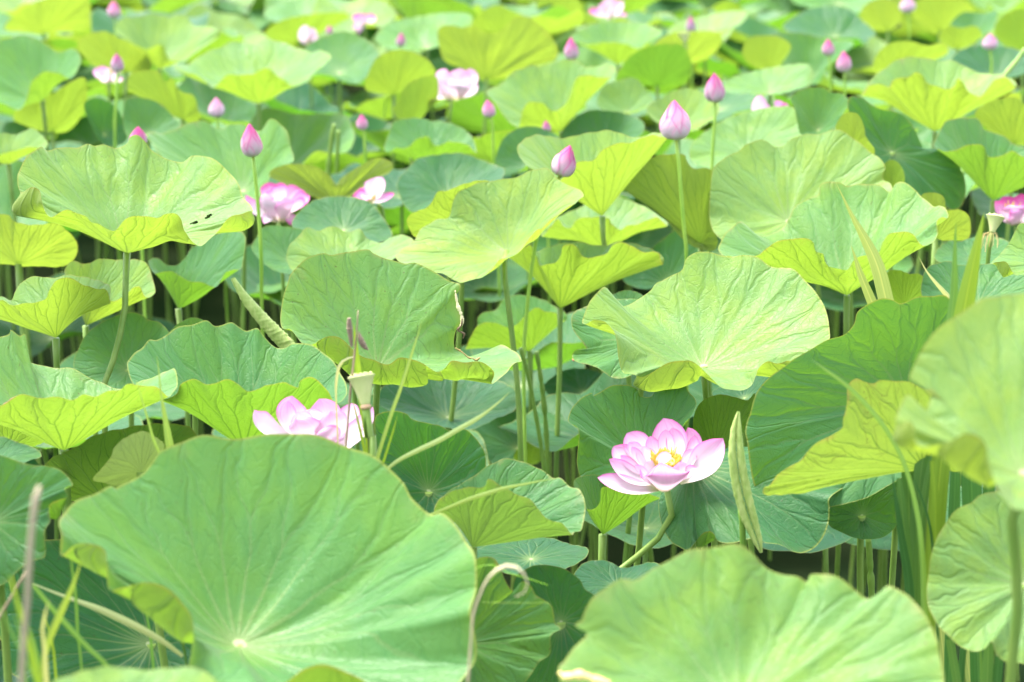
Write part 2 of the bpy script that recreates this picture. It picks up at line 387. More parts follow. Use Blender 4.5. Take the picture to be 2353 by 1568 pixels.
def leaf(label, d, hub, hue, rim, flip=0, stem=None, dry=0., pw=1.25, a=None, res=None, holes=None, rs=.0056, rel=1.0, tilt=0., hd=None, sage=0., name='lotus_leaf', group=None):
    """rim: 'x,y' or 'x,y/fx,fy' (fx,fy: where the turned-up edge bulges), clockwise in the photo from the left end"""
    global n_leaf; n_leaf += 1
    R_ = [t.split('/') for t in rim.split()]
    pt = np.array([[float(c) for c in t[0].split(',')] for t in R_])
    fo = np.array([[float(c) for c in t[1].split(',')] if len(t) > 1 else [np.nan, np.nan] for t in R_])
    fv = np.where(np.isnan(fo), 0.0, fo - pt); fw = np.where(np.isnan(fo[:, 0]), 0.0, 1.0)
    i0 = int(np.argmin(pt[:, 0])); pt, fv, fw = np.roll(pt, -i0, 0), np.roll(fv, -i0, 0), np.roll(fw, -i0, 0)
    ir = int(np.argmax(pt[:, 0])); k = len(pt)
    xl, xr = pt[0, 0], pt[ir, 0]; W = xr - xl; H = pt[:, 1].max()-pt[:, 1].min()
    th = np.zeros(k)
    seg = np.linalg.norm(np.diff(np.concatenate([pt, pt[:1]]), axis=0), axis=1)
    cb = np.concatenate([[0], np.cumsum(seg[:ir])]); cb /= cb[-1]+1e-9
    cf = np.concatenate([[0], np.cumsum(seg[ir:])]); cf /= cf[-1]
    un = (2*(pt[:, 0]-xl)/W - 1).clip(-1, 1)
    tb = np.maximum.accumulate(1 - np.arccos(un[:ir+1])/np.pi)
    th[:ir+1] = np.pi - np.pi*(.55*tb + .45*cb)
    tf = np.maximum.accumulate(np.arccos(un[ir:])/np.pi)
    th[ir:] = -np.pi*(.55*tf + .45*cf[:-1])
    full = np.concatenate([pt, fv, fw[:, None], np.cos(th)[:, None], np.sin(th)[:, None]], 1)
    m = res or int(np.clip(W*.42, 72, 300)); ns = int(np.clip(m*.24, 14, 48))
    f = catmull(full, m, True)
    ph = np.arctan2(f[:, 6], f[:, 5])
    R = W*.5*pxsize(pt[:, 1].mean(), d)
    q = min(H/W, .96)
    if a is None: a = -.45 if flip else math.sqrt(1-q*q)*.9
    dep = d + R*a*np.sin(ph) + R*tilt*np.cos(ph)
    rimw = P(f[:, 0], f[:, 1], dep)
    hd = d + R*.10 if hd is None else hd
    C = P(hub[0], hub[1], hd)
    D = None
    if fw.any():
        curl = f[:, 4].clip(0, 1)
        tgt = P(f[:, 0]+f[:, 2], f[:, 1]+f[:, 3], dep + .10*R*curl)
        nat = C + .80*(rimw - C)
        D = (tgt - nat)*curl[:, None]
    # leaf axis from the rim loop
    c0 = rimw.mean(0); e = rimw-c0; nn = np.cross(e, np.roll(e, -1, 0)).sum(0); nn /= np.linalg.norm(nn)+1e-9
    nn = -nn                                               # clockwise loop: turn towards the viewer's side
    if flip: nn = -nn
    if nn[2] < 0 and not flip: nn = -nn
    up = nn*.75 + np.array([0, 0, .5]); up /= np.linalg.norm(up)
    pts, uv = leaf_surface(C, rimw, ph if not flip else -ph, up, ns, pw, D, n_leaf, R, rel)
    if stem is not None:
        sp = px_path(stem, hd); sp = np.concatenate([[C], sp]); last = sp[-1]; dirv = sp[-1]-sp[-2]
        g0 = np.array([last[0]+dirv[0]*1.6, last[1]+.03, -.06]); sp = np.concatenate([sp, [(last*.75+g0*.25)+np.array([dirv[0]*.45, 0, 0]), (last+g0)*.5+np.array([dirv[0]*.5, 0, 0]), g0]]) if last[2] > .05 else sp
        sp = catmull3(sp, 28)
    else:
        r = np.random.default_rng(n_leaf)
        sp = stem_path(C, up, (C[0]+r.normal(0, .05), C[1]+abs(r.normal(0.02, .05)), -.06), 14, .04, n_leaf)
    base = np.array([sp[-1][0], sp[-1][1], 0.0])
    root = empty(name, base, label, 'lotus leaf', group)
    me = leaf_mesh('blade', pts-base, uv, flip)
    if holes:
        import bmesh
        bm = bmesh.new(); bm.from_mesh(me); kill = []
        for fc in bm.faces:
            c = np.array(fc.calc_center_median())+base; v = c-CAMP
            z = v@_f; X = 1176.5+FPX*(v@_r)/z; Y = 784-FPX*(v@_u)/z
            if any(abs((X-hx)*ca+(Y-hy)*sa) < wl and abs(-(X-hx)*sa+(Y-hy)*ca) < ws for hx, hy, ca, sa, wl, ws in holes): kill.append(fc)
        if kill: bmesh.ops.delete(bm, geom=kill, context='FACES')
        bm.to_mesh(me); bm.free()
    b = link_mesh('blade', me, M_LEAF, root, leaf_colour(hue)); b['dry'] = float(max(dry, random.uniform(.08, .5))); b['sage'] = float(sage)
    nrad = len(sp); rad = np.full(nrad, rs); rad[0] = rs*1.25
    link_mesh('stem', tube_mesh('stem', sp-base, rad, 8), M_STEM, root, STEM_COL)
    if C[2] < .25 or R > .36 or R < .05: print('LEAF CHECK z=%.2f R=%.2f %s' % (C[2], R, label))
    return root
def catmull3(p, n):
    p = np.asarray(p, float); k = len(p); q = np.concatenate([2*p[:1]-p[1:2], p, 2*p[-1:]-p[-2:-1]]); fine = []
    for i in range(k-1):
        t = np.linspace(0, 1, 12, endpoint=False)[:, None]; a, b, c, d = q[i:i+4]
        fine.append(.5*((2*b)+(-a+c)*t+(2*a-5*b+4*c-d)*t**2+(-a+3*b-3*c+d)*t**3))
    return resample(np.concatenate(fine+[p[-1:]]), n, False, 3)
# ------------------------------------------------------------------ the leaves, read off the photograph (front to back)
leaf('huge broad green lotus leaf filling the lower left foreground, with a pale round hub', 2.3, (547,1481), .52,
 '135,1200 165,1160 248,1120 264,1126 278,1117 330,1085 352,1062 375,1035 450,1003 520,1007 600,1002 690,995 760,1013 830,1037 885,1068 925,1105 948,1150 988,1180 1016,1178 1044,1206 1072,1242 1092,1284 1095,1351 1081,1403 1086,1432 1095,1481 1092,1516 1062,1565 1000,1640 900,1640/900,1665 850,1580/860,1640 800,1545/815,1615 750,1527/750,1610 700,1540/690,1600 640,1575/635,1605 560,1590 470,1572 437,1540 440,1500 445,1467 443,1428/437,1463 429,1396/428,1453 387,1354/380,1414 327,1340/316,1372 281,1349 251,1358 246,1319 243,1270/246,1318 218,1249/216,1303 183,1250/181,1283 155,1268 139,1273 139,1245 141,1224',
 pw=1.35, res=340, dry=.10, rel=1.1)
leaf('large pale yellow-green lotus leaf with notched upper rim, cut off by the bottom edge', 1.98, (1700,1620), .72,
 '1283,1544 1301,1512 1326,1484 1348,1456 1332,1443 1320,1433 1336,1424 1340,1414 1357,1382 1389,1354 1421,1330 1444,1333 1465,1335 1508,1301 1554,1280 1596,1263 1666,1252 1698,1254 1730,1273 1765,1305 1800,1323 1835,1328 1856,1338 1862,1319 1881,1317 1920,1326 1969,1358 1985,1370 2000,1374 2025,1361 2043,1349 2085,1365 2110,1396 2138,1435 2155,1474 2159,1509 2169,1568 2150,1640 2080,1720 1900,1780 1700,1790 1500,1760 1380,1700 1310,1620',
 res=320, dry=.55, pw=1.3, rel=1.25)
leaf('blurred yellow-green leaf edge peeping over the bottom border beneath the huge broad leaf', 1.78, (320,1670), .8,
 '85,1640 110,1575 180,1545 250,1532 330,1540 400,1535 450,1535 490,1560 530,1610 540,1680 470,1740 320,1770 170,1740')
leaf('tall blurred lotus leaf with a curled front lobe, closest to us at the right border', 2.02, (2350,1090), .95,
 '2059,963 2073,922 2089,910 2106,933 2124,957 2132,935 2142,903 2138,890 2103,881 2090,871 2096,850 2117,804 2145,766 2176,741 2215,713 2261,688 2296,680 2310,676 2353,676 2500,665 2640,700 2760,800 2780,930 2700,1050 2560,1120 2420,1180 2353,1171 2331,1168 2307,1147 2289,1119 2271,1057/2280,1105 2267,1026/2266,1092 2250,1005/2236,1077 2215,998/2192,1054 2180,1013/2160,1036 2141,1028 2104,1017 2101,987/2095,1027 2088,969/2072,1022 2064,977/2053,1008',
 stem=[(2326,1180),(2334,1280),(2340,1380),(2330,1480),(2322,1568)], a=.8, rs=.0062, pw=1.2, res=320)
leaf('rounded olive-green lotus leaf facing the camera behind the thick stem at the lower right border', 2.42, (2356,1344), .82,
 '2129,1358 2134,1319 2138,1284 2150,1242 2166,1214 2194,1175 2233,1154 2250,1140 2286,1129 2353,1120 2450,1140 2530,1200 2570,1300 2560,1420 2500,1520 2400,1545 2353,1527 2310,1520 2289,1502 2278,1474 2270,1483 2261,1491 2236,1498 2205,1484 2166,1449 2145,1421 2132,1389', res=260, dry=.35, a=.6)
leaf('lotus leaf turned underside-out with brown broken veins, left of the reeds at the right', 2.66, (2122,1072), .8,
 '1756,1122 1772,1112 1784,1094 1800,1080 1835,1062 1853,1040 1877,1019 1899,1005 1934,987 1937,966 1946,927 1948,889 1967,871 1985,876 2008,882 2025,875 2085,878 2131,896 2200,905 2230,980 2220,1075 2160,1080 2090,1081 2018,1087 1948,1096 1860,1130 1800,1137 1756,1137', flip=1, dry=1.0, res=260, rel=.8, sage=.2)
leaf('wide grey-green lotus leaf tilted towards us, half hidden behind the brown-veined leaf', 2.98, (2080,915), .27,
 '1712,994 1717,965 1723,952 1740,899 1779,859 1842,815 1899,783 1941,768 1962,746 1970,718 1994,699 2025,687 2053,690 2071,697 2106,684 2141,680 2180,686 2230,760 2245,860 2200,960 2120,1060 2000,1140 1910,1165 1850,1175 1797,1190 1772,1171 1751,1143 1733,1115 1723,1069 1717,1017', res=260, hd=3.03)
leaf('sunlit pale round lotus leaf right of the centre, white hub at its front edge', 3.3, (1617,842), .86,
 '1338,745 1343,720 1357,692 1385,660 1403,674 1421,699 1438,702 1463,692 1494,667 1507,651 1523,646 1547,632 1568,618 1575,597 1596,583 1631,578 1659,588 1681,592 1709,585 1737,590 1768,611 1800,615 1828,623 1856,650 1878,678 1893,699 1902,731 1907,762 1906,780 1892,797 1885,815 1884,850 1870,866 1849,864 1832,847/1838,868 1814,831/1826,866 1786,834/1790,860 1765,831/1765,855 1744,847 1737,864 1726,885 1702,898 1673,896 1656,889 1642,875 1621,857 1596,834/1607,863 1579,827/1572,876 1550,831/1540,884 1519,843/1508,893 1494,857/1480,893 1473,868/1459,888 1452,861 1431,854 1421,822 1417,787 1410,762 1396,743 1385,737/1386,749 1361,738/1366,750',
 stem=[(1620,880),(1624,940),(1625,1000)], res=300, hd=3.31, pw=1.3)
leaf('ragged grey-green lotus leaf behind the left side of the sunlit round leaf', 3.6, (1480,780), .42,
 '1313,731 1322,716 1343,706 1400,690 1480,690 1560,720 1600,780 1560,830 1480,850 1424,871 1389,857 1368,843 1340,836 1319,829 1315,815 1326,803 1347,808 1345,797 1318,760', dry=.8)
leaf('large lotus leaf with a torn brown right edge behind the pale green seed pod', 3.3, (868,848), .62,
 '644,731 651,681 661,653 668,629 689,607 717,588 742,581 763,588 798,578 844,575 858,583 904,599 928,608 953,603 974,611 1002,629 1030,643 1055,651 1058,664 1048,681 1050,703 1060,724 1062,738 1051,752 1044,775 1046,800 1066,813 1093,826 1115,811 1136,799 1157,794 1181,806 1199,829 1178,838 1164,857 1146,873 1129,881 1136,856 1115,838/1115,868 1090,830/1095,860 1062,833/1065,862 1037,831/1040,865 1023,845 1006,854/1012,869 988,848 970,836/978,874 946,824/950,878 918,823/925,880 893,838/900,881 861,827/868,880 830,820/833,875 791,783/803,846 756,773/756,812 735,780/737,797 724,790 707,796 693,787 682,773 667,759 649,753', res=320, dry=.55, hd=3.34)
leaf('blue-green cupped lotus leaf with a scalloped yellow-green front flap behind the white flower', 3.05, (560,1025), .34,
 '292,843 299,822 324,801 341,782 359,783 383,768 411,752 450,743 475,738 492,748 510,746 531,742 549,752 566,759 591,755 605,773 633,797 654,801 675,789 700,789 735,804 767,833 788,868 798,896 790,918 768,924 753,899 732,875 710,868 689,875 686,889 668,886 651,880 615,884 594,896 570,899 549,884 521,873 492,880 471,884 447,871 431,873 415,884 401,910 350,915 310,890', res=300, pw=1.15, dry=.15)
leaf('cupped lotus leaf at the left border, bright yellow underside with a brown-specked left vein', 2.92, (148,1035), .62,
 '-120,900 -80,800 0,776 21,766 25,756 46,773 55,768 61,778 54,790 57,822 91,840 123,845 158,845 193,861 229,878 262,892 300,888 330,873 362,864 380,854 401,848 408,885 390,910 374,902 352,887 316,887 292,882 274,896 246,901 218,910 193,908 169,919 141,913 105,915 70,910 49,908 28,915 0,934 -60,960 -120,940', res=280, pw=1.1, dry=.6)
leaf('high wavy lotus leaf on a bent stem, with a yellow lip and two insect holes', 3.55, (292,581), .80,
 '40,408 46,387 63,359 77,346 95,338 109,348 130,339 148,339 176,341 200,329 218,336 239,334 267,339 292,331 299,317 316,311 334,324 348,345 373,362 401,369 422,373 440,360 461,357 482,362 510,380 528,397 549,426 556,447 566,461 577,475 582,486 575,487/583,519 549,492/549,531 521,506/515,533 503,528 492,541 464,565 443,555 426,535 422,528 415,503 401,489 380,492 362,503 334,496 310,496 288,506 267,528 253,528 229,517 211,513 197,496 176,489 155,484 137,489 116,498 102,485 95,457/97,482 90,436/89,484 74,429/60,488 53,443/30,489 42,430',
 stem=[(289,640,3.54),(288,700,3.53),(276,770,3.50),(257,840,3.47),(240,890,3.45)], res=320, pw=1.15, dry=.25, holes=[(480,497,.85,-.5,8,3.2),(446,512,.95,-.3,8,2.6)])
leaf('very pale sunlit lotus leaf tilted sideways in front of the leaning lilac-pink bud', 3.85, (1165,580), 1.0,
 '909,590 930,570 953,551 970,524 1002,506 1030,499 1041,464 1055,440 1079,429 1115,417 1157,413 1195,404 1227,390 1255,387 1275,405 1304,426 1326,433 1341,450 1315,471 1283,492 1245,524 1234,527 1210,558 1185,585 1164,595 1146,597 1129,622 1111,636 1090,641 1062,651 1044,643 1016,630 988,625 960,607 928,607',
 stem=[(1158,620,3.86),(1168,700,3.84),(1180,800,3.82),(1190,900,3.80),(1197,1050,3.78)], res=260, hd=3.93, a=.85)
leaf('small yellow leaf flap showing behind the left end of the very pale tilted leaf', 4.05, (1060,520), .9,
 '935,505 948,490 985,474 1005,442 1030,438 1060,425 1115,415 1160,440 1130,490 1050,525 990,540 955,545 940,525', flip=1)
leaf('yellow-green lotus leaf with its ribbed underside towards us, right behind the leaning pink bud', 4.3, (1384,497), .85,
 '1190,335 1230,310 1290,318 1340,308 1400,300 1440,312 1470,316 1500,306 1533,308 1533,318 1494,311 1452,327 1413,331 1385,346 1361,369 1326,373 1311,387 1283,415 1240,400 1200,370', pw=1.1, stem=[(1387,560),(1392,600)])
leaf('matt pale lotus leaf hanging on edge behind the stem of the largest pink bud', 4.35, (1610,560), .75,
 '1421,418 1449,394 1477,373 1508,359 1537,355 1572,355 1578,369 1593,387 1635,392 1631,457 1635,506 1649,551 1645,572 1628,578 1590,565 1561,542 1530,506 1494,475 1452,450', flip=1, a=.1)
leaf('yellow-green leaf cup just below the ribbed yellow underside, right of the centre', 4.6, (1389,573), .75,
 '1245,545 1250,520 1280,500 1330,478 1400,450 1450,462 1500,485 1530,505 1533,520 1508,500 1470,514 1440,520 1425,528 1405,515 1395,500 1330,503 1312,525 1295,520 1280,505', pw=1.1)
leaf('funnel-shaped green lotus leaf with clear ribs on a straight stem in the centre', 4.15, (1287,709), .72,
 '1171,593 1200,572 1230,578 1251,572 1280,562 1330,556 1380,565 1430,556 1490,570 1523,590 1523,609 1518,595 1512,581 1473,578 1452,565 1431,558 1407,564 1396,581 1375,590 1340,590 1326,569 1312,560 1294,567 1289,585 1280,600 1262,607 1241,611 1234,590 1220,565 1199,572 1174,586',
 stem=[(1287,760,4.15),(1286,850,4.14),(1281,980,4.12),(1278,1090,4.1)], pw=1.1, res=260)
leaf('small cupped green leaf behind the thin crossing stems in the centre', 4.4, (1217,807), .5,
 '1069,804 1086,780 1097,748 1097,731 1115,717 1139,713 1157,688 1185,678 1220,681 1255,692 1280,708 1300,720 1300,740 1280,720 1255,717 1238,708 1220,713 1199,734 1178,752 1153,748 1132,741 1097,750', pw=1.15)
leaf('large lotus leaf with a deep wavy yellow-green front flap, above the sunlit round one', 3.75, (1946,679), .68,
 '1651,578 1659,548 1681,523 1698,509 1716,520 1737,537 1765,542 1795,525 1814,499 1828,475 1860,454 1881,447 1885,427 1906,417 1930,419 1948,429 1980,422 2018,426 2043,441 2057,422 2074,419 2103,436 2120,454 2145,475 2159,471 2176,485 2178,500 2155,503 2154,524 2155,537 2145,558 2124,564 2110,555 2099,541 2074,532 2046,537 2029,558 2018,581 1997,585 1965,597 1948,618 1930,618 1906,615 1895,600 1892,583 1874,576 1869,558 1849,549 1818,548 1786,557 1758,572 1740,588 1710,592 1684,592', pw=1.12, res=300)
leaf('big yellow-green lotus leaf with a broad fan of creases behind the wavy-flapped leaf', 4.2, (1811,510), .88,
 '1631,506 1631,457 1638,390 1659,369 1677,355 1698,348 1716,331 1744,322 1765,327 1779,336 1800,336 1818,320 1842,310 1856,308 1877,310 1913,299 1941,304 1969,324 1994,345 2018,362 2034,382 2029,401 2032,415 2050,429 2040,470 1970,520 1880,550 1780,560 1700,558 1650,545', res=260)
leaf('drooping blue-green lotus leaf with parallel sheen bands right of the big creased leaf', 4.6, (2050,350), .12,
 '1951,225 1980,225 2011,246 2036,253 2067,260 2088,278 2103,299 2113,324 2124,343 2141,345 2169,338 2187,359 2205,383 2219,422 2217,454 2208,475 2187,482 2159,471 2080,440 2000,380 1970,310 1950,260', res=200)
leaf('small pale rolled-edge leaf between the big creased leaf and the drooping blue-green one', 4.4, (1960,340), .9,
 '1920,290 1940,262 1970,262 1985,290 1990,315 2010,345 2000,362 1960,335 1928,305', flip=1)
leaf('little olive leaf lobe sticking up at the right shoulder of the big creased leaf', 4.4, (2050,440), .6,
 '2028,385 2045,368 2065,375 2078,400 2077,425 2060,440 2030,425', flip=1)
leaf('pale dusty-green leaf surface behind the big creased leaf, below the upright pink bud pair', 5.0, (1720,350), .7,
 '1585,345 1600,320 1640,290 1690,265 1750,250 1790,245 1825,250 1845,300 1810,340 1710,370 1630,385 1590,370')
leaf('blue-green leaf with a yellow-green upper rim folded over, left of the drooping blue-green leaf', 4.8, (1880,300), .4,
 '1816,229 1832,211 1863,202 1892,202 1909,213 1934,215 1951,232 1948,246 1937,260 1934,278 1906,299 1878,311 1842,311 1832,281 1825,246')
leaf('scalloped yellow underside of a cupped leaf in the upper right, its funnel pointing down', 5.3, (2148,303), .85,
 '1980,222 1992,195 2008,176 2036,155 2071,134 2117,132 2159,141 2194,141 2226,158 2260,170 2300,172 2335,190 2335,204 2317,181 2289,181 2271,202 2250,222 2226,211 2215,192 2201,181 2194,197 2176,204 2155,200 2131,190 2120,174 2103,167 2088,176 2053,184 2043,200 2018,193 1997,198', pw=1.1, dry=.2)
leaf('yellow leaf back at the right border under the scalloped cupped leaf', 5.1, (2330,331), .85,
 '2240,260 2271,236 2307,225 2338,225 2353,239 2420,250 2440,300 2380,330 2330,331 2290,312 2260,290', flip=1)
leaf('blue-green leaf with a rounded olive front flap above the deep pink border flower', 4.6, (2282,461), .38,
 '2145,334 2159,302 2176,278 2215,271 2247,274 2264,299 2300,310 2335,334 2353,341 2440,360 2430,395 2353,361 2328,348 2307,355 2289,362 2271,359 2261,338 2240,331 2212,338 2187,348 2160,345', pw=1.1, dry=.2)
leaf('bright yellow ragged leaf piece at the right end of the wavy-flapped leaf', 4.1, (2150,548), 1.0,
 '2115,455 2145,443 2169,454 2176,482 2205,482 2226,496 2231,527 2227,545 2219,553 2194,551 2159,548 2130,530', flip=1)
leaf('pale leaf with one folded yellow corner at the right border near the withered seed pod', 3.5, (2420,610), .78,
 '2275,607 2300,583 2321,555 2335,527 2353,513 2450,520 2500,580 2480,640 2400,650 2353,632 2331,632 2314,604/2310,638 2293,602/2299,627')
leaf('blue-green leaf behind the tall pale reed blades at the right', 3.6, (2250,700), .35,
 '2118,680 2120,639 2131,615 2159,604 2187,600 2194,609 2229,609 2282,607 2353,625 2410,660 2380,720 2250,745 2150,730')
leaf('shaded green leaf just below the withered seed pod with a crinkled left tip', 4.0, (2235,600), .3,
 '2148,595 2155,572 2170,560 2185,552 2200,556 2240,545 2290,545 2320,560 2310,590 2270,612 2190,612', dry=.7)
leaf('small olive leaf back between the wavy-flapped leaf and the grass blades', 3.9, (2080,700), .55,
 '2030,640 2045,622 2070,622 2090,630 2112,630 2135,648 2138,668 2120,692 2070,705 2035,690', flip=1)
leaf('yellow-green cup of a lotus leaf at the left border with scalloped rim and short stem', 3.5, (128,777), .80,
 '-70,720 -50,690 0,682 25,690 35,671 53,646 77,636 105,637 125,640 150,632 200,638 250,655 253,681 253,699 246,668 225,664 197,657 176,646 151,637 130,646 113,667 102,690 63,697 25,701 0,690 -40,710', pw=1.1, res=240, stem=[(130,830),(132,890)])
leaf('yellow leaf with a frayed pale upper side behind the bent stem on the left', 3.88, (197,749), .85,
 '148,625 165,600 197,607 229,595 260,597 292,597 317,597 338,607 348,632 357,667 352,678 335,684 322,660 308,660 295,672 270,690 240,690 215,670 190,655 165,645', pw=1.12, dry=.9)
leaf('smooth yellow leaf back at the left border under the high wavy leaf', 4.2, (42,607), .95,
 '-70,530 -30,500 0,492 21,496 35,510 70,517 105,515 130,513 151,528 172,549 179,572 169,597 141,613 88,611 42,607 -20,600', flip=1)
leaf('dusty blue leaf with a dark green front flap under the high wavy leaf', 4.2, (410,710), .28,
 '341,600 362,593 380,607 401,611 422,597 443,569 492,541 528,530 563,541 559,597 552,618 521,625 496,660 468,650 433,646 415,635 390,623 355,628', pw=1.1, dry=.2)
leaf('plain dark green round leaf behind the bent stem on the left', 3.82, (295,850), .30,
 '169,840 179,804 200,766 239,738 274,724 302,718 327,724 338,734 366,741 387,762 400,800 390,860 330,900 250,905 190,885')
leaf('narrow pale leaf rim just above the blue-green cupped leaf', 3.6, (440,790), .5,
 '385,775 400,752 420,738 440,730 465,735 480,752 470,785 420,800')
leaf('grey-green leaf behind the lone bud stem, left of the pale scalloped leaf', 4.35, (670,600), .32,
 '578,570 590,545 600,525 625,518 650,520 700,530 740,560 760,600 700,630 640,625 600,600', dry=.3)
leaf('pale scalloped leaf rim rising behind the torn-edged centre leaf', 4.15, (800,625), .82,
 '660,600 665,565 689,541 703,523 732,530 767,520 795,534 827,527 844,548 875,558 911,541 939,544 950,560 911,590 850,640 760,660 690,640')
leaf('dark green shaded leaf under the two blurred pink flowers left of the centre', 4.55, (790,530), .15,
 '670,515 700,475 740,455 800,452 850,465 880,500 900,545 840,560 760,545 700,540')
leaf('deep blue-green leaf above the very pale tilted leaf, with a lighter left fold', 4.9, (1030,450), .10,
 '912,425 935,390 960,365 1010,355 1060,352 1100,365 1140,380 1160,392 1140,425 1080,445 1010,465 970,485 935,480')
leaf('S-curved yellow leaf with a cream fold above the blurred pink flowers', 4.85, (770,470), 1.0,
 '620,395 650,380 690,377 730,385 755,403 772,424 782,412 800,398 830,380 860,365 885,365 903,378 897,396 865,412 835,428 805,448 772,456 735,455 700,445 660,425 625,410', flip=1, a=.1)
leaf('wide dusty-green leaf with straight creases behind the high wavy leaf, below the lone pointed bud', 5.0, (560,440), .58,
 '338,309 380,306 415,292 440,281 468,278 492,292 517,295 528,285 563,288 598,302 619,274 644,285 661,306 668,338 675,369 651,382 623,392 610,440 560,470 490,450 430,410 380,370', res=220)
# ---- blurred rows further back, left
leaf('large grey-green leaf with an olive flap cut by the left border in the upper rows', 6.0, (98,232), .50,
 '-80,160 -20,102 21,88 53,81 81,88 105,102 134,120 158,113 176,116 186,141 169,176 155,179 134,169 105,165 81,179 70,197 60,229 46,253 21,246 0,236 -60,220', pw=1.12)
leaf('yellow-green leaf back below the grey-green leaf at the left border', 6.15, (120,302), .8,
 '30,270 60,230 110,220 160,190 195,180 198,230 185,270 155,302 110,304 60,290', flip=1)
leaf('small crumpled pale leaf low at the left border above the high wavy leaf', 5.2, (20,378), .8,
 '-40,340 0,308 35,310 60,300 75,295 95,310 110,330 100,342 70,338 40,345 10,352 -30,370', pw=1.1)
leaf('dusty-green leaf behind the dark pink bud tip on the left', 5.6, (340,310), .3,
 '283,285 290,230 330,225 370,240 400,270 418,295 390,315 340,322 300,320')
leaf('dark blue-green leaf behind the tall straight bud stem on the left', 5.75, (240,310), .08,
 '193,240 220,225 260,240 285,280 292,320 270,335 235,330 208,285')
leaf('olive-yellow leaf back trailing to the right of the pale flower in the upper left', 5.9, (420,275), .8,
 '293,190 300,170 330,162 365,165 380,190 395,180 415,210 445,220 455,250 460,275 430,282 395,255 360,235 320,220 295,210', flip=1)
leaf('wide very pale leaf with a bright yellow bowl beneath in the upper left rows', 6.1, (594,239), .72,
 '401,151 433,148 468,123 506,109 538,95 580,102 615,91 651,98 679,109 717,120 739,116 761,134 725,165 703,190 668,197 660,190 640,176 615,158 594,162 577,172 528,172 506,186 489,204 468,183 440,169 411,165', pw=1.1)
leaf('pale lime leaf with a yellow scalloped front in the top left rows', 7.0, (366,160), .85,
 '264,70 281,42 317,39 352,32 387,39 422,35 447,60 468,60 503,67 503,84 468,109 443,127 422,141 390,137 373,102 352,109 334,113 310,102 288,90', pw=1.1)
leaf('yellow leaf back left of the pale lime leaf in the top left rows', 6.9, (290,165), .95,
 '178,105 200,80 240,72 270,85 300,100 340,130 345,160 290,168 230,160 198,135', flip=1)
leaf('bright yellow leaf back in the top left corner', 8.5, (100,78), .95,
 '10,60 40,30 80,5 140,-10 200,-8 207,40 195,68 130,74 60,74 20,72', flip=1)
leaf('shaded grey-green leaf with pale folds right of the white bud tip in the top rows', 6.6, (780,170), .32,
 '658,150 700,110 740,85 790,72 830,85 865,110 872,140 850,165 825,192 790,187 750,172 700,170')
leaf('yellow-green leaf back left of the open pink flower in the top rows', 6.3, (905,218), .8,
 '838,200 850,160 870,130 910,115 950,120 985,140 1000,170 960,187 920,202 890,217 855,212', flip=1)
leaf('large lemon-yellow leaf with a dipped upper rim, top centre', 7.0, (1118,180), 1.0,
 '1006,70 1030,58 1062,63 1090,60 1115,76 1146,74 1164,56 1188,39 1213,39 1238,56 1255,70 1273,95 1283,120 1273,141 1238,151 1185,168 1150,180 1115,181 1079,160 1030,146 1013,123', flip=1, a=-.2)
leaf('large pale leaf with an arched yellow front flap behind the slim lilac bud stem', 5.6, (1290,303), .78,
 '1118,211 1153,193 1174,169 1220,151 1248,151 1311,137 1354,155 1396,148 1417,162 1396,179 1357,174 1326,178 1311,218 1294,246 1269,255 1248,238 1220,234 1202,252 1195,281 1188,294 1160,270 1140,240', pw=1.08)
leaf('grey-green leaf with a toothed yellow front rim above the deep blue-green leaf', 5.4, (988,374), .35,
 '882,340 893,310 904,281 925,274 960,271 992,278 1027,281 1062,295 1086,317 1095,352 1079,336 1062,329 1030,326 1002,336 984,315 960,319 935,340 911,340 892,350', pw=1.1)
leaf('olive drooping leaf left of the open pink flower stem', 5.9, (940,292), .6,
 '903,250 915,235 930,200 960,180 1000,175 1008,200 1003,232 985,252 962,272 940,292 915,275', flip=1)
leaf('smooth blue-grey leaf below the arched yellow flap', 5.5, (1390,325), .22,
 '1288,315 1310,280 1350,255 1400,255 1450,265 1480,285 1470,312 1420,325 1380,334 1325,330')
leaf('hanging grey-green leaf below the small lilac bud in the upper centre', 5.3, (1220,380), .22,
 '1135,400 1150,330 1180,300 1220,290 1260,300 1284,320 1240,352 1190,395')
leaf('pale leaf with a yellow rim left of the largest pink bud', 5.9, (1440,260), .75,
 '1372,240 1385,200 1420,185 1460,180 1490,215 1502,240 1450,258 1400,258')
leaf('creamy pale leaf behind the tip of the largest pink bud', 5.5, (1560,295), .92,
 '1488,245 1540,215 1580,203 1620,215 1650,235 1648,265 1620,287 1590,302 1540,294 1500,275')
leaf('deep green leaf back with fine ribs beside the pale pod stalk at the top', 6.6, (1510,198), .25,
 '1415,190 1430,150 1460,120 1500,105 1560,100 1585,130 1587,170 1570,196 1520,199 1470,192', flip=1)
leaf('vivid yellow leaf back above the finely ribbed deep green one', 7.0, (1570,140), .95,
 '1498,125 1510,95 1550,75 1600,72 1650,75 1657,100 1622,137 1560,142', flip=1)
leaf('pale green leaf over a yellow flap, right of the lemon-yellow leaf at the top', 7.3, (1420,150), .65,
 '1308,90 1340,65 1380,50 1430,50 1480,55 1522,75 1490,97 1465,112 1440,102 1400,97 1350,102', pw=1.08)
leaf('light lime leaf right of the small dark bud at the top', 8.0, (1620,85), .85,
 '1533,78 1560,50 1620,35 1680,25 1717,30 1700,57 1660,72 1600,78')
leaf('blue-green drooping leaf in the top right rows, right of the white glints', 8.0, (1920,85), .12,
 '1798,62 1850,25 1910,12 1950,20 1985,50 2012,77 1990,88 1920,88 1850,82')
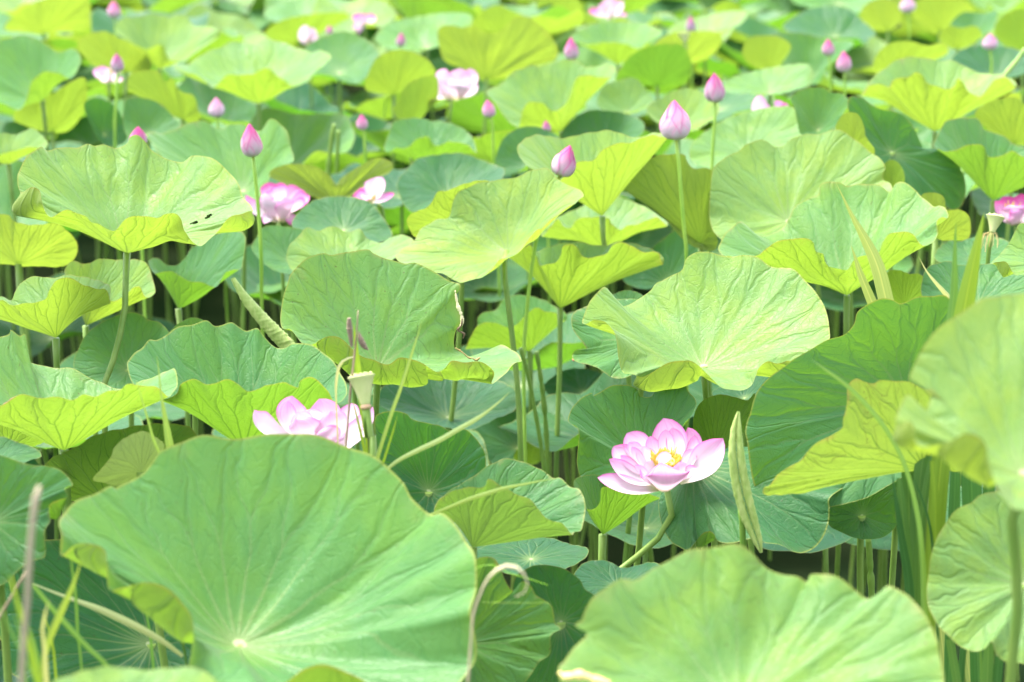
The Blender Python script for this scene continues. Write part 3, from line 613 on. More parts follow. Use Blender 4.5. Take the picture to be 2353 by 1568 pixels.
leaf('soft grey-green leaf left of the two lilac buds in the upper right', 7.2, (1860,185), .4,
 '1772,82 1830,75 1900,90 1962,100 1902,152 1880,192 1820,187 1798,152 1782,110')
leaf('small square yellow leaf back in the upper right rows', 7.0, (1770,162), .85,
 '1706,115 1720,90 1750,82 1790,85 1817,105 1806,132 1792,147 1780,164 1740,157 1714,140', flip=1)
leaf('broad pale leaf left of the two lilac buds, above the pink bud tip', 6.3, (1770,215), .68,
 '1660,202 1690,175 1750,160 1810,150 1860,150 1864,190 1830,207 1780,218 1720,214 1680,214')
leaf('toothed yellow-green leaf back right of the two lilac buds', 6.5, (2050,165), .9,
 '2005,158 2015,125 2045,100 2090,95 2130,105 2165,100 2180,120 2150,137 2100,140 2050,144 2020,167', flip=1)
leaf('lemon leaf back left of the pale pink bud at the top right', 8.5, (2040,70), 1.0,
 '1976,40 1990,10 2030,-5 2065,10 2072,40 2050,67 2010,70', flip=1)
leaf('lemon leaf back right of the pale pink bud at the top right', 8.6, (2160,70), .95,
 '2098,32 2110,0 2160,-10 2210,0 2237,25 2200,52 2160,72 2120,57', flip=1)
leaf('scalloped lime leaf back left of the rose bud in the top right', 7.2, (2200,112), .85,
 '2157,87 2180,60 2210,65 2240,60 2257,80 2235,102 2200,114 2175,107', flip=1)
leaf('dull yellow-green leaf back above the rose bud at the right border', 7.0, (2350,118), .6,
 '2285,72 2300,40 2340,22 2380,30 2402,80 2353,120 2310,107', flip=1)
leaf('dark blue-green leaf behind the rose bud in the top right', 6.3, (2290,178), .05,
 '2185,140 2220,110 2280,105 2340,115 2382,150 2330,178 2270,183 2218,172')
leaf('faint grey-green leaf above the rose bud near the top right corner', 7.6, (2240,80), .3,
 '2182,62 2210,30 2260,30 2292,25 2282,62 2250,82 2210,78')
leaf('small olive-lime leaf back above the lemon-yellow leaf at the top', 8.3, (1150,75), .8,
 '1082,62 1110,25 1145,12 1175,25 1207,40 1190,62 1150,77', flip=1)
leaf('yellow-green leaf back on the top border right of the centre', 9.0, (1285,42), .8,
 '1233,22 1250,-10 1300,-15 1337,10 1322,37 1280,42', flip=1)
leaf('soft pale leaf at the top right of the faded pink flower', 7.5, (980,110), .6,
 '862,88 890,55 950,40 1020,30 1082,35 1072,72 1012,107 940,117 890,112')
leaf('whitish-green leaf on the top border left of the centre', 9.0, (720,50), .55,
 '605,32 650,5 720,-5 790,0 818,15 780,37 700,42 640,52')
leaf('dark-edged lime leaf back below the whitish-green leaf at the top', 8.4, (690,97), .75,
 '608,78 640,50 700,35 780,28 804,40 760,62 720,77 690,95 640,97', flip=1)
leaf('pale lime leaf on the top border above the faded pink flower', 9.0, (930,42), .8,
 '848,22 900,0 980,-5 1022,10 1002,37 920,42')
# ---- lower storey in the shade and along the bottom
leaf('dark wavy lotus leaf hanging at the lower left border behind the dry stalk', 2.52, (-20,1200), .22,
 '-170,1180 -120,1080 -40,1040 32,1057 67,1068 105,1071 134,1078 155,1094 167,1115 149,1122 153,1143/146,1160 116,1157/122,1190 113,1178 116,1199 102,1224 104,1277 84,1287 63,1294 35,1319 0,1347 -60,1360 -150,1300', dry=.4, res=240)
leaf('dark green leaf tip at the left border above the wavy hanging leaf', 2.75, (-20,1070), .2,
 '-110,1080 -60,1010 0,1003 40,1016 80,1030 95,1050 60,1062 20,1102 -50,1125', dry=.5)
leaf('shaded yellow-green leaf back with dark ribs under the left cupped leaf', 2.95, (250,1155), .45,
 '85,1115 110,1060 170,1030 220,1000 280,985 340,975 400,975 440,985 460,1040 380,1115 300,1130 220,1152 140,1145', flip=1)
leaf('olive leaf piece at the left border under the yellow cupped leaf', 3.1, (20,1028), .6,
 '-60,1000 0,957 40,975 80,1000 102,1015 60,1027 0,1005', flip=1)
leaf('small faded sage-green leaf back with fine brown veins above the huge broad leaf', 2.68, (325,1085), .55,
 '213,1102 235,1075 255,1050 262,1030 285,1008 325,991 350,1000 378,1022 365,1045 352,1060 330,1090 285,1118 240,1110', flip=1, dry=.9, sage=.9)
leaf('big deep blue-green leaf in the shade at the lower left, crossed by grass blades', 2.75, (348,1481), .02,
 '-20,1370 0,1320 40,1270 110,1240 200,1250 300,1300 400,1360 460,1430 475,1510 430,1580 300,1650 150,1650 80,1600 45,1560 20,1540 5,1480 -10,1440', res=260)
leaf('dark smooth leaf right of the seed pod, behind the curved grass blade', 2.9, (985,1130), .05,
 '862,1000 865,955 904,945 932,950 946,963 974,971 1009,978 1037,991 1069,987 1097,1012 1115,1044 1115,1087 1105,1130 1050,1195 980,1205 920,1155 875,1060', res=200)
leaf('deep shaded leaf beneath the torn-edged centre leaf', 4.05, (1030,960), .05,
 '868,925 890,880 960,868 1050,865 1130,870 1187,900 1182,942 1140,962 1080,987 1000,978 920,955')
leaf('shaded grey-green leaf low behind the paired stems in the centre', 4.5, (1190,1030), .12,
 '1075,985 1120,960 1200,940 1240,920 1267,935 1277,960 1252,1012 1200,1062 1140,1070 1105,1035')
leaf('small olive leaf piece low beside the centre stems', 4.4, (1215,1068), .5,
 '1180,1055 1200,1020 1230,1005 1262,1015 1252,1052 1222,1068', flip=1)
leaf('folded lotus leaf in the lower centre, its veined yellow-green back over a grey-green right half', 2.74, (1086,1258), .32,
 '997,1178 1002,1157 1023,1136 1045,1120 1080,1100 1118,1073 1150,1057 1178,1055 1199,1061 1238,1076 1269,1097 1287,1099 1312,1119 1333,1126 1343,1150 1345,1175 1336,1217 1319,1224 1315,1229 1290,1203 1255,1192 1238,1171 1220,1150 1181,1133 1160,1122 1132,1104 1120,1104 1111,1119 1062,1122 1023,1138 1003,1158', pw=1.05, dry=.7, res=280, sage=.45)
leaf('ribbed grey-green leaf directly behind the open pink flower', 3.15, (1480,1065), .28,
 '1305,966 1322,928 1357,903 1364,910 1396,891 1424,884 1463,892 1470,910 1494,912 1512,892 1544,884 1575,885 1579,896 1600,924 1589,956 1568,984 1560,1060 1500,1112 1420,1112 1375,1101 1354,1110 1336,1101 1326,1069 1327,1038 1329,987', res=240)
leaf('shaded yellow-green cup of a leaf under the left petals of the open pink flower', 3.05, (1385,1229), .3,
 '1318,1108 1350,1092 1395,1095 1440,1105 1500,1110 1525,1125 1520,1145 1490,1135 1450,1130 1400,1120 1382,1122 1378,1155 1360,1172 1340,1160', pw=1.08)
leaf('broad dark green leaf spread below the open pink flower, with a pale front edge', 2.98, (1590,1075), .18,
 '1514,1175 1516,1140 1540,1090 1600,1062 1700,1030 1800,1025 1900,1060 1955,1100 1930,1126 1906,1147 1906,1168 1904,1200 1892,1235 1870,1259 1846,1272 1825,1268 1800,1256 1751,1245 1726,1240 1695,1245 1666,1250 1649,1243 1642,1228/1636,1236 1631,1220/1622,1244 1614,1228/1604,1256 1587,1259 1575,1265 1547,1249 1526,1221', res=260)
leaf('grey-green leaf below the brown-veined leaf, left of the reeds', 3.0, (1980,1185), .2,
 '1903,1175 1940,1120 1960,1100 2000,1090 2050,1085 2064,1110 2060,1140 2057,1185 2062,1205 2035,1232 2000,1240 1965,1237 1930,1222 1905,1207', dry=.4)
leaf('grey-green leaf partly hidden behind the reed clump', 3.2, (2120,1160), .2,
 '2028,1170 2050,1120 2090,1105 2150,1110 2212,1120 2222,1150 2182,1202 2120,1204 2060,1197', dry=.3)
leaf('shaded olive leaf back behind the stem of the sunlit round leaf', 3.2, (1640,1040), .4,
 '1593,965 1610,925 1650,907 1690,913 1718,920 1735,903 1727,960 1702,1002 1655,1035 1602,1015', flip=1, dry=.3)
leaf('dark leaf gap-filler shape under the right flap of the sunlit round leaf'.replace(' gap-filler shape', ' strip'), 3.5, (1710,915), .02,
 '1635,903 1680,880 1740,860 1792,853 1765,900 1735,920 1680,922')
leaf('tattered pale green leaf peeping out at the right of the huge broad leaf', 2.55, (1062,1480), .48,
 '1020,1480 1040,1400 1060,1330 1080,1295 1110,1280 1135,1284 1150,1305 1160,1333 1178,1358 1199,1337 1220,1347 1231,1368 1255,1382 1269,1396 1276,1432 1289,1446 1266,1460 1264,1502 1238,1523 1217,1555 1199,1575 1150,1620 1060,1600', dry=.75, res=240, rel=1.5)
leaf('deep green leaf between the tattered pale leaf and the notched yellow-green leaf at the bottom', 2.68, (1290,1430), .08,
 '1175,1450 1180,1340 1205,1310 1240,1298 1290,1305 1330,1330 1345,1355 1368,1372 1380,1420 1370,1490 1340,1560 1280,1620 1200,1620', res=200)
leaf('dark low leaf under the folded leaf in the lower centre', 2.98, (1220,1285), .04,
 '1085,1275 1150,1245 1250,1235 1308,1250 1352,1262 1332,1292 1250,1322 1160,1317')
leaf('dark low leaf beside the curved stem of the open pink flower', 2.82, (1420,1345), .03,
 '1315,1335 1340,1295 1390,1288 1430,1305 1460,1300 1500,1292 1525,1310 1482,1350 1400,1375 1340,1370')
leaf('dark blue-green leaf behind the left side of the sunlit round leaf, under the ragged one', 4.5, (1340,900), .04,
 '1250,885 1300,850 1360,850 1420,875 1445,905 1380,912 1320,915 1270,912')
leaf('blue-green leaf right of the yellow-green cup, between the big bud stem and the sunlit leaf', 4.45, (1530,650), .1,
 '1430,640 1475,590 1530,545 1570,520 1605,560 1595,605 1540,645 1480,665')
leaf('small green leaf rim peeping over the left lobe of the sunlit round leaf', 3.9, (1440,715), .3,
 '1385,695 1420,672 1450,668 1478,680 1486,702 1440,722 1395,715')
# ------------------------------------------------------------------ petals and flowers
def petal_grid(B, Mm, T, W, A, cup=.45, nu=11, nv=16, tipcurl=0., seed=0):
    """B, Mm, T: base, middle and tip; W: full width; the hollow side looks towards A"""
    r = np.random.default_rng(seed)
    Q = 2*Mm - .5*(B+T); v = np.linspace(0, 1, nv); t = v[:, None]
    c = (1-t)**2*B + 2*(1-t)*t*Q + t**2*T
    tg = 2*(1-t)*(Q-B) + 2*t*(T-Q); tg /= np.linalg.norm(tg, axis=1)[:, None]+1e-9
    sv = np.cross(T-B, A-Mm); sv /= np.linalg.norm(sv)+1e-9
    s = sv[None] - (tg*sv).sum(1)[:, None]*tg; s /= np.linalg.norm(s, axis=1)[:, None]+1e-9
    n = np.cross(s, tg)
    f = np.sin(np.pi*(.05+.95*v**1.4)).clip(0)**.62; f = f/f.max()
    u = np.linspace(-1, 1, nu)
    hw = .5*W*f
    ang = u[None, :]*cup*1.9                      # section bent into an arc
    ra = hw/(cup*1.9*.85+1e-6)
    X = np.sin(ang)*ra[:, None]; Z = (1-np.cos(ang))*ra[:, None]
    sc_ = hw/(np.abs(X).max(1)+1e-9); X = X*sc_[:, None]
    wob = .018*W*np.sin(3.1*u[None, :]+5*v[:, None]+r.uniform(0, 6))*(np.abs(u)[None, :]**2)*v[:, None]
    pts = c[:, None, :] + X[..., None]*s[:, None, :] + (Z+wob)[..., None]*n[:, None, :]
    uv = np.stack([np.broadcast_to(.5+.5*u, X.shape), np.broadcast_to(v[:, None], X.shape)], -1)
    return pts, uv
PINK = (.60, .20, .47)
def px_petal(root, base0, d, A, row, k, colr, pink=.5):
    bx, by, mx, my, tx, ty, wpx, db, dm, dt = row[:10]
    ps = pxsize(my, d)
    B, Mm, T = P(bx, by, d+db), P(mx, my, d+dm), P(tx, ty, d+dt)
    pts, uv = petal_grid(B, Mm, T, wpx*ps, A, row[10] if len(row) > 10 else .42, seed=k)
    al = row[11] if len(row) > 11 else pink
    return link_mesh('petal', grid_mesh('petal', pts-base0, uv), M_PETAL, root, (*colr, al))
def stamen_ring(C, ax, r_in, r_out, n, h, seed=0, arc=None):
    r = np.random.default_rng(seed); mes = []
    ax = ax/np.linalg.norm(ax); e1 = np.cross(ax, [0, 1, .1]); e1 /= np.linalg.norm(e1); e2 = np.cross(ax, e1)
    for i in range(n):
        an = r.uniform(0, 2*np.pi) if arc is None else r.uniform(*arc)
        dr = np.cos(an)*e1 + np.sin(an)*e2
        k = r.uniform(.7, 1.15)
        p0 = C + dr*r_in*.8; p1 = C + dr*(r_in+(r_out-r_in)*.6*k) + ax*h*.55*k; p2 = C + dr*r_out*k + ax*h*k*r.uniform(.8, 1.1)
        mes.append(tube_mesh('s', np.array([p0, p1, p1*.45+p2*.55, p2]), [.0004, .0005, .0011, .0007], 4, False))
    return mes
def pod_mesh(C, ax, rt, rb, h, wav=.04, seed=0):
    """funnel of the receptacle: lathe with a rolled rim; returns wall, top pts"""
    r = np.random.default_rng(seed); ax = np.asarray(ax, float)/np.linalg.norm(ax)
    e1 = np.cross(ax, [0, 1, .1]); e1 /= np.linalg.norm(e1); e2 = np.cross(ax, e1)
    an = np.linspace(0, 2*np.pi, 28, endpoint=False); lob = 1+wav*np.cos(an*7+r.uniform(0, 6))*.5
    prof = [(rb*.85, 0), (rb, .06), (rb*1.1, .2), (rb+(rt-rb)*.33, .45), (rb+(rt-rb)*.62, .72), (rt*.93, .92), (rt*1.02, .98), (rt*1.03, 1.01), (rt*.98, 1.035)]
    top = [(rt*.98, 1.035), (rt*.9, 1.02), (rt*.6, 1.03), (rt*.25, 1.04), (rt*.01, 1.045)]
    def lathe(pr):
        return np.array([[C + (np.cos(a)*e1+np.sin(a)*e2)*q*(lob[i] if z > .5 else 1) + ax*h*z for i, a in enumerate(an)] for q, z in pr])
    return lathe(prof), lathe(top), e1, e2
def pod(root, base0, C, ax, rt, rb, h, seed=0, nseed=11, mtop=None):
    wl, tp, e1, e2 = pod_mesh(C, ax, rt, rb, h, seed=seed); ax = np.asarray(ax)/np.linalg.norm(ax)
    w_ = link_mesh('receptacle', grid_mesh('receptacle', wl-base0, None, True), M_POD, root)
    t_ = link_mesh('receptacle_top', grid_mesh('receptacle_top', tp-base0, None, True), mtop or M_POD_TOP, root)
    mes = []
    for i in range(nseed):
        rr = 0 if i == 0 else rt*(.36 if i < 5 else .72); aa = i*1.57 if i < 5 else i*2*np.pi/(nseed-5)
        c = C + ax*h*1.03 + (np.cos(aa)*e1+np.sin(aa)*e2)*rr
        mes.append(tube_mesh('s', np.array([c-ax*.002, c+ax*.0015, c+ax*.003, c+ax*.0036]), np.array([.9, 1, .75, .2])*rt*.13, 7, True))
    sd = join_meshes('seeds', mes)
    for v in sd.vertices: v.co = v.co - Vector(base0)
    link_mesh('seeds', sd, mtop or M_POD, t_)
def stem_px(root, base0, pts, d, r, col_=STEM_COL, name='stem', start=None):
    sp = px_path(pts, d)
    if start is not None: sp = np.concatenate([[start], sp])
    last, dv = sp[-1], sp[-1]-sp[-2]
    if last[2] > .05:
        k = min(.35, last[2]*.4)
        dvn = dv/(abs(dv[2])+1e-6)
        g0 = np.array([last[0]+dvn[0]*k*.6, last[1]+.04, -.06]); sp = np.concatenate([sp, [(last*.55+g0*.45)+np.array([dvn[0]*k*.15, 0, 0]), g0]])
    sp = catmull3(sp, 30)
    return link_mesh(name, tube_mesh(name, sp-base0, r, 8), M_STEM, root, col_), sp
def foot(pts, d):
    q = px_path([pts[-1]], d)[0] if len(pts[-1]) < 3 else P(*pts[-1]); return np.array([q[0], q[1], 0.0])

def flower(label, d, centre, petals, stem, conv, pink=.5, colr=PINK, sr=.0045, pod_r=.017, stam=90, deep=.0, lift=.05, recept=True, ax=(0, -.22, 1), side=.06, wmul=1.15):
    """petals in local picture readings, conv maps them to photo readings"""
    C = P(*conv(*centre), d)
    base0 = foot(stem, d)
    root = empty('lotus_flower', base0, label, 'lotus flower')
    A = C + np.array(ax)*lift; wf = (max(r_[4] for r_ in petals)-min(r_[4] for r_ in petals))*conv.k
    for k, row in enumerate(petals):
        row = list(row); row[6] *= wmul
        b, m_, t = conv(row[0], row[1]), conv(row[2], row[3]), conv(row[4], row[5])
        front = row[9] < -.03 and abs(row[4]-centre[0])*conv.k < wf*.2
        px_petal(root, base0, d, A if front else A+np.array([0, -side, side*.3]), (*b, *m_, *t, row[6]*conv.k, *row[7:]), k, colr, pink)
    if recept:
        axv = np.array(ax, float)
        pod(root, base0, C-axv*.022, axv, pod_r*.85, pod_r*.5, .024, seed=3, mtop=M_STAMEN)
        mes = stamen_ring(C-axv*.018, axv, pod_r*.72, pod_r*1.35, stam, .029, 5)
        st = join_meshes('stamens', mes)
        for v in st.vertices: v.co = v.co - Vector(base0)
        o = link_mesh('stamens', st, M_STAMEN, root); o['kind'] = 'stuff'
    stem_px(root, base0, stem, d+deep, sr)
    return root
class Conv:
    def __init__(s, ox, oy, k): s.ox, s.oy, s.k = ox, oy, k
    def __call__(s, x, y): return s.ox+x*s.k, s.oy+y*s.k

H = Conv(1341.9, 937.5, .15652)
flower('open pale pink lotus flower with a yellow centre, facing us beside the rolled green leaf', 2.95, (1200, 790), [
 # base x,y  mid x,y  tip x,y  width  depth b,m,t  cup
 (1230, 980, 1258, 560, 1165, 150, 440, .02, .048, .062, .36, .40),
 (1020, 920, 790, 600, 628, 372, 350, .02, .040, .048, .36, .44),
 (1380, 950, 1600, 600, 1524, 285, 235, .02, .045, .056, .45, .48),
 (960, 960, 620, 760, 432, 566, 310, .01, .022, .030, .40, .44),
 (1400, 1090, 1800, 830, 2045, 448, 420, .0, .008, .012, .62, .42),
 (1110, 900, 1020, 640, 975, 412, 190, .018, .032, .040, .42, .46),
 (1215, 860, 1205, 570, 1200, 318, 205, .015, .034, .042, .40, .40),
 (1300, 870, 1350, 580, 1288, 292, 235, .015, .036, .046, .40, .38),
 (1440, 960, 1600, 660, 1618, 402, 170, .012, .034, .042, .45, .42),
 (960, 900, 760, 660, 655, 508, 190, .01, .018, .022, .5, .40),
 (990, 950, 900, 740, 870, 560, 250, .0, .012, .020, .40, .10),
 (960, 920, 790, 740, 700, 570, 135, .0, .004, .008, .55, .40),
 (1430, 980, 1540, 770, 1600, 600, 180, .0, .018, .026, .45, .30),
 (1040, 1100, 650, 1000, 366, 752, 270, -.01, -.016, -.018, .46, .40),
 (960, 1010, 690, 860, 532, 698, 150, -.004, -.002, .0, .5, .48),
 (1080, 1190, 620, 1165, 198, 1024, 280, -.01, -.032, -.040, .38, .42),
 (1010, 1130, 870, 1010, 742, 836, 170, -.02, -.036, -.040, .5, .36),
 (1080, 1090, 1000, 960, 900, 800, 300, -.01, -.012, -.010, .40, .12),
 (1300, 1160, 1420, 960, 1400, 790, 300, -.02, -.034, -.034, .38, .36),
 (1400, 1060, 1550, 960, 1664, 882, 160, -.02, -.030, -.032, .5, .46),
 (1170, 1240, 1165, 1075, 1130, 800, 600, -.012, -.068, -.052, .50, .62),
 (1050, 835, 1160, 745, 1275, 690, 140, -.012, -.016, -.014, .35, -.2),
 ], [(1533,1128),(1544,1145),(1547,1165),(1540,1192),(1510,1240),(1450,1290),(1400,1328),(1352,1358)], H, pink=.56, sr=.0052, pod_r=.0165, stam=260, ax=(.03, -.30, 1), lift=.06, side=.09, wmul=1.22)

H2 = Conv(551.5, 698.5, .23448)
flower('large white lotus flower flushed with pink, half hidden behind the huge broad leaf', 2.80, (720, 1240), [
 (560, 1380, 230, 1200, 140, 1040, 215, -.0, -.01, -.012, .45, .34),
 (620, 1380, 500, 1120, 510, 900, 270, .01, .04, .05, .40, .40),
 (560, 1330, 470, 1130, 470, 950, 150, .0, .02, .03, .5, .42),
 (760, 1360, 830, 1130, 775, 930, 310, .01, .04, .05, .38, .38),
 (700, 1330, 700, 1150, 690, 1030, 220, .0, .02, .03, .35, .1),
 (660, 1350, 610, 1180, 560, 1060, 200, .0, .01, .015, .4, .15),
 (960, 1440, 1060, 1190, 1110, 970, 240, .01, .03, .045, .40, .36),
 (980, 1450, 1220, 1240, 1300, 1010, 200, .0, .01, .015, .45, .44),
 (960, 1460, 1150, 1290, 1190, 1080, 230, -.01, -.01, -.005, .45, .30),
 (900, 1440, 930, 1250, 890, 1050, 320, -.02, -.045, -.05, .42, .36),
 (830, 1460, 650, 1290, 545, 1130, 330, -.02, -.050, -.055, .38, .34),
 (900, 1480, 830, 1370, 740, 1290, 330, -.02, -.06, -.07, .38, .32),
 (960, 1500, 990, 1400, 960, 1320, 200, -.02, -.06, -.07, .45, .34),
 ], [(745,1060),(748,1120),(750,1200)], H2, pink=.24, stam=70, pod_r=.018, ax=(0, -.1, 1))
N = Conv(0, 0, 1.0)
N3 = Conv(540*.91914, 280*.91914, 500/2353*.91914)
flower('blurred full pink lotus flower crossed by the lone bud stem left of the centre', 4.72, (720, 1080), [
 (640, 1250, 420, 1140, 350, 975, 170, 0, -.01, -.01, .5, .55),
 (680, 1150, 640, 960, 620, 830, 200, .02, .05, .06, .4, .75),
 (700, 1150, 720, 970, 680, 880, 230, .0, .02, .03, .4, .70),
 (780, 1200, 930, 1000, 1000, 910, 240, .02, .04, .05, .45, .62),
 (780, 1200, 1010, 1060, 1100, 980, 200, .01, .01, .01, .5, .70),
 (800, 1230, 960, 1120, 1060, 1080, 170, -.0, -.02, -.03, .45, .7),
 (760, 1290, 690, 1130, 720, 1020, 330, -.02, -.05, -.05, .42, .30),
 (680, 1300, 590, 1100, 580, 950, 190, -.02, -.045, -.045, .45, .34),
 (800, 1300, 830, 1150, 800, 1010, 220, -.02, -.05, -.05, .45, .5),
 (720, 1300, 640, 1260, 560, 1310, 150, -.02, -.04, -.05, .4, .3),
 (830, 1240, 880, 1260, 890, 1340, 110, -.01, -.03, -.04, .4, .75),
 ], [(640,510),(645,560)], N3, pink=.5, stam=40, pod_r=.015)
flower('blurred lotus flower losing its petals under the S-curved yellow leaf', 4.70, (1800, 1010), [
 (1800, 1060, 1880, 900, 1890, 765, 230, .0, .0, .01, .45, .24),
 (1790, 1060, 1730, 1000, 1640, 940, 130, .0, .0, .0, .45, .85),
 (1790, 1060, 1720, 1010, 1600, 1030, 130, -.01, -.02, -.03, .45, .7),
 (1800, 1060, 1770, 1000, 1740, 1080, 120, -.01, -.03, -.04, .45, .55),
 (1830, 1060, 1980, 1030, 2100, 960, 110, -.01, -.02, -.02, .45, .72),
 (1790, 1060, 1750, 960, 1730, 890, 130, .01, .02, .03, .45, .6),
 ], [(868,470),(872,490),(885,520)], N3, stam=25, pod_r=.013)
N4 = Conv(1000*.91914, 130*.91914, 460/2121*.91914)
flower('pale cup-shaped lotus flower with one fallen-open side petal in the upper centre', 5.95, (680, 430), [
 (600, 545, 500, 350, 530, 195, 210, 0, .03, .04, .45, .28),
 (640, 545, 680, 340, 690, 190, 230, .01, .05, .06, .4, .30),
 (680, 545, 800, 350, 810, 190, 190, .0, .04, .05, .45, .30),
 (640, 550, 830, 460, 895, 370, 180, -.01, -.01, -.01, .45, .32),
 (620, 550, 660, 420, 670, 340, 300, -.02, -.06, -.05, .45, .18),
 (600, 550, 500, 430, 450, 330, 190, -.02, -.04, -.04, .45, .25),
 (700, 550, 770, 450, 790, 370, 200, -.02, -.05, -.05, .45, .24),
 (560, 540, 400, 500, 255, 545, 190, -.0, -.02, -.03, .45, .5),
 (540, 500, 400, 440, 300, 420, 160, .0, .01, .01, .5, .62),
 ], [(1037,230),(1036,260),(1033,300)], N4, stam=25, pod_r=.014)
def far_flower(label, d, rows, stem, **kw):
    return flower(label, d, rows[0], rows[1:], stem, N, stam=16, pod_r=.012, **kw)
far_flower('small white and pink flower behind a tall bud in the upper left', 6.3, [(245, 172), (250, 188, 230, 172, 215, 160, 26, 0, 0, 0, .4, .45), (250, 188, 240, 168, 240, 152, 26, 0, .02, .03, .4, .55), (252, 190, 262, 180, 275, 168, 24, 0, -.01, -.01, .4, .3), (250, 190, 246, 178, 250, 168, 30, 0, -.03, -.03, .4, .2), (258, 190, 275, 186, 283, 180, 14, 0, 0, 0, .4, .6)], [(250,192),(252,230)])
far_flower('white bud-like flower top with pink flanks in the top rows left of the centre', 7.5, [(709, 82), (709, 100, 700, 80, 708, 60, 30, 0, -.02, -.02, .5, .2), (709, 100, 695, 88, 688, 94, 18, 0, 0, 0, .5, .5), (709, 100, 720, 82, 716, 64, 26, 0, 0, 0, .5, .2), (710, 100, 724, 92, 733, 90, 16, 0, .01, 0, .5, .35), (709, 100, 706, 84, 704, 66, 24, 0, .02, .02, .5, .4)], [(709,100),(712,140)])
far_flower('faded rose lotus flower low in the top rows left of the lemon-yellow leaf', 8.2, [(836, 44), (836, 55, 822, 45, 810, 36, 22, 0, 0, 0, .4, .8), (836, 55, 830, 42, 826, 32, 20, 0, .02, .03, .4, .8), (838, 55, 846, 42, 846, 32, 20, 0, .02, .03, .4, .75), (838, 55, 855, 46, 865, 40, 22, 0, 0, 0, .4, .75), (836, 56, 838, 48, 836, 40, 24, 0, -.03, -.03, .4, .65), (832, 56, 822, 58, 812, 68, 14, 0, -.02, -.02, .4, .45), (838, 56, 828, 66, 822, 76, 14, 0, -.02, -.02, .4, .4)], [(838,56),(840,100)])
far_flower('large pink lotus flower cut by the top border right of the centre', 8.3, [(1400, 22), (1400, 40, 1385, 26, 1378, 10, 30, 0, 0, 0, .4, .35), (1402, 40, 1402, 18, 1404, -6, 34, 0, .02, .03, .4, .3), (1404, 40, 1420, 22, 1430, 2, 30, 0, 0, 0, .4, .38), (1402, 40, 1404, 26, 1408, 14, 36, 0, -.03, -.03, .4, .25), (1398, 40, 1372, 32, 1352, 26, 22, 0, 0, 0, .4, .85), (1406, 40, 1428, 36, 1440, 36, 14, 0, 0, 0, .4, .7)], [(1402,40),(1404,80)])
far_flower('white pointed petal tips showing above a pale leaf in the upper right', 5.25, [(1748, 262), (1748, 275, 1742, 250, 1749, 218, 34, 0, -.01, -.01, .5, .25), (1748, 275, 1758, 258, 1762, 238, 26, 0, .01, .01, .5, .25), (1748, 275, 1736, 262, 1730, 250, 22, 0, .01, .01, .5, .3)], [(1750,276),(1752,320)], recept=False)
far_flower('sliver of a pink flower just right of the white petal tips in the upper right', 5.3, [(1800, 262), (1800, 275, 1792, 252, 1780, 232, 24, 0, 0, 0, .5, .5), (1804, 275, 1806, 252, 1812, 242, 24, 0, 0, 0, .5, .6), (1802, 275, 1800, 258, 1798, 236, 24, 0, .01, .01, .5, .8)], [(1802,276),(1802,320)], recept=False)
far_flower('deep pink lotus flower half hidden at the right border under an olive leaf', 4.45, [(2325, 478), (2330, 515, 2300, 492, 2286, 462, 46, 0, 0, 0, .45, .7), (2330, 515, 2315, 480, 2305, 452, 46, 0, .03, .04, .45, .85), (2332, 515, 2345, 478, 2348, 445, 46, 0, .03, .04, .45, .85), (2334, 515, 2370, 490, 2390, 460, 46, 0, 0, 0, .45, .75), (2330, 517, 2322, 492, 2318, 472, 60, 0, -.04, -.04, .45, .55), (2334, 517, 2350, 495, 2352, 474, 60, 0, -.04, -.04, .45, .6)], [(2332,516),(2334,560)])

# ------------------------------------------------------------------ torn and withered leaf edges
def dry_edge(key, d, path, wpx, tint):
    root = next(o for o in sc.objects if o.parent is None and key in o.get('label', ''))
    a = np.concatenate([np.array(path, float), np.array(wpx, float)[:, None]], 1); c = catmull(a, 40); L3 = P(c[:, 0], c[:, 1], np.full(len(c), d))
    r = np.random.default_rng(len(path)); rad = np.maximum(.0004, c[:, 2]*.5*pxsize(a[:, 1].mean(), d)*(1+.25*r.normal(size=len(c))))
    link_mesh('withered_edge', tube_mesh('withered_edge', L3-np.array(root.location), rad, 6), M_DRY, root, (*tint, 1))
K1 = 'torn brown right edge'
dry_edge(K1, 3.28, [(1046,668),(1049,688),(1053,706),(1060,724),(1062,742),(1054,757)], [2, 5, 7, 8, 7, 3], (2.0, 2.0, 1.7))
dry_edge(K1, 3.275, [(1062,733),(1060,748),(1052,758),(1058,763),(1067,768),(1064,778)], [2, 4, 4, 4, 4, 2], (.35, .25, .2))
dry_edge(K1, 3.25, [(1046,800),(1055,805),(1066,813),(1076,822),(1086,824),(1094,828),(1103,822)], [2, 4, 3, 5, 3, 6, 3], (.75, .62, .3))
dry_edge('notched upper rim', 1.965, [(1284,1546),(1302,1556),(1325,1552),(1350,1556),(1375,1566),(1400,1572)], [6, 16, 20, 18, 20, 14], (2.2, 2.0, 1.1))
dry_edge('ragged grey-green', 3.58, [(1316,829),(1322,826),(1330,829),(1342,836)], [6, 9, 7, 3], (1.3, .6, .5))
dry_edge('brown-specked left vein', 2.86, [(3,934),(12,930),(22,922),(34,914),(48,909),(62,909)], [3, 7, 6, 5, 4, 3], (.5, .36, .25))

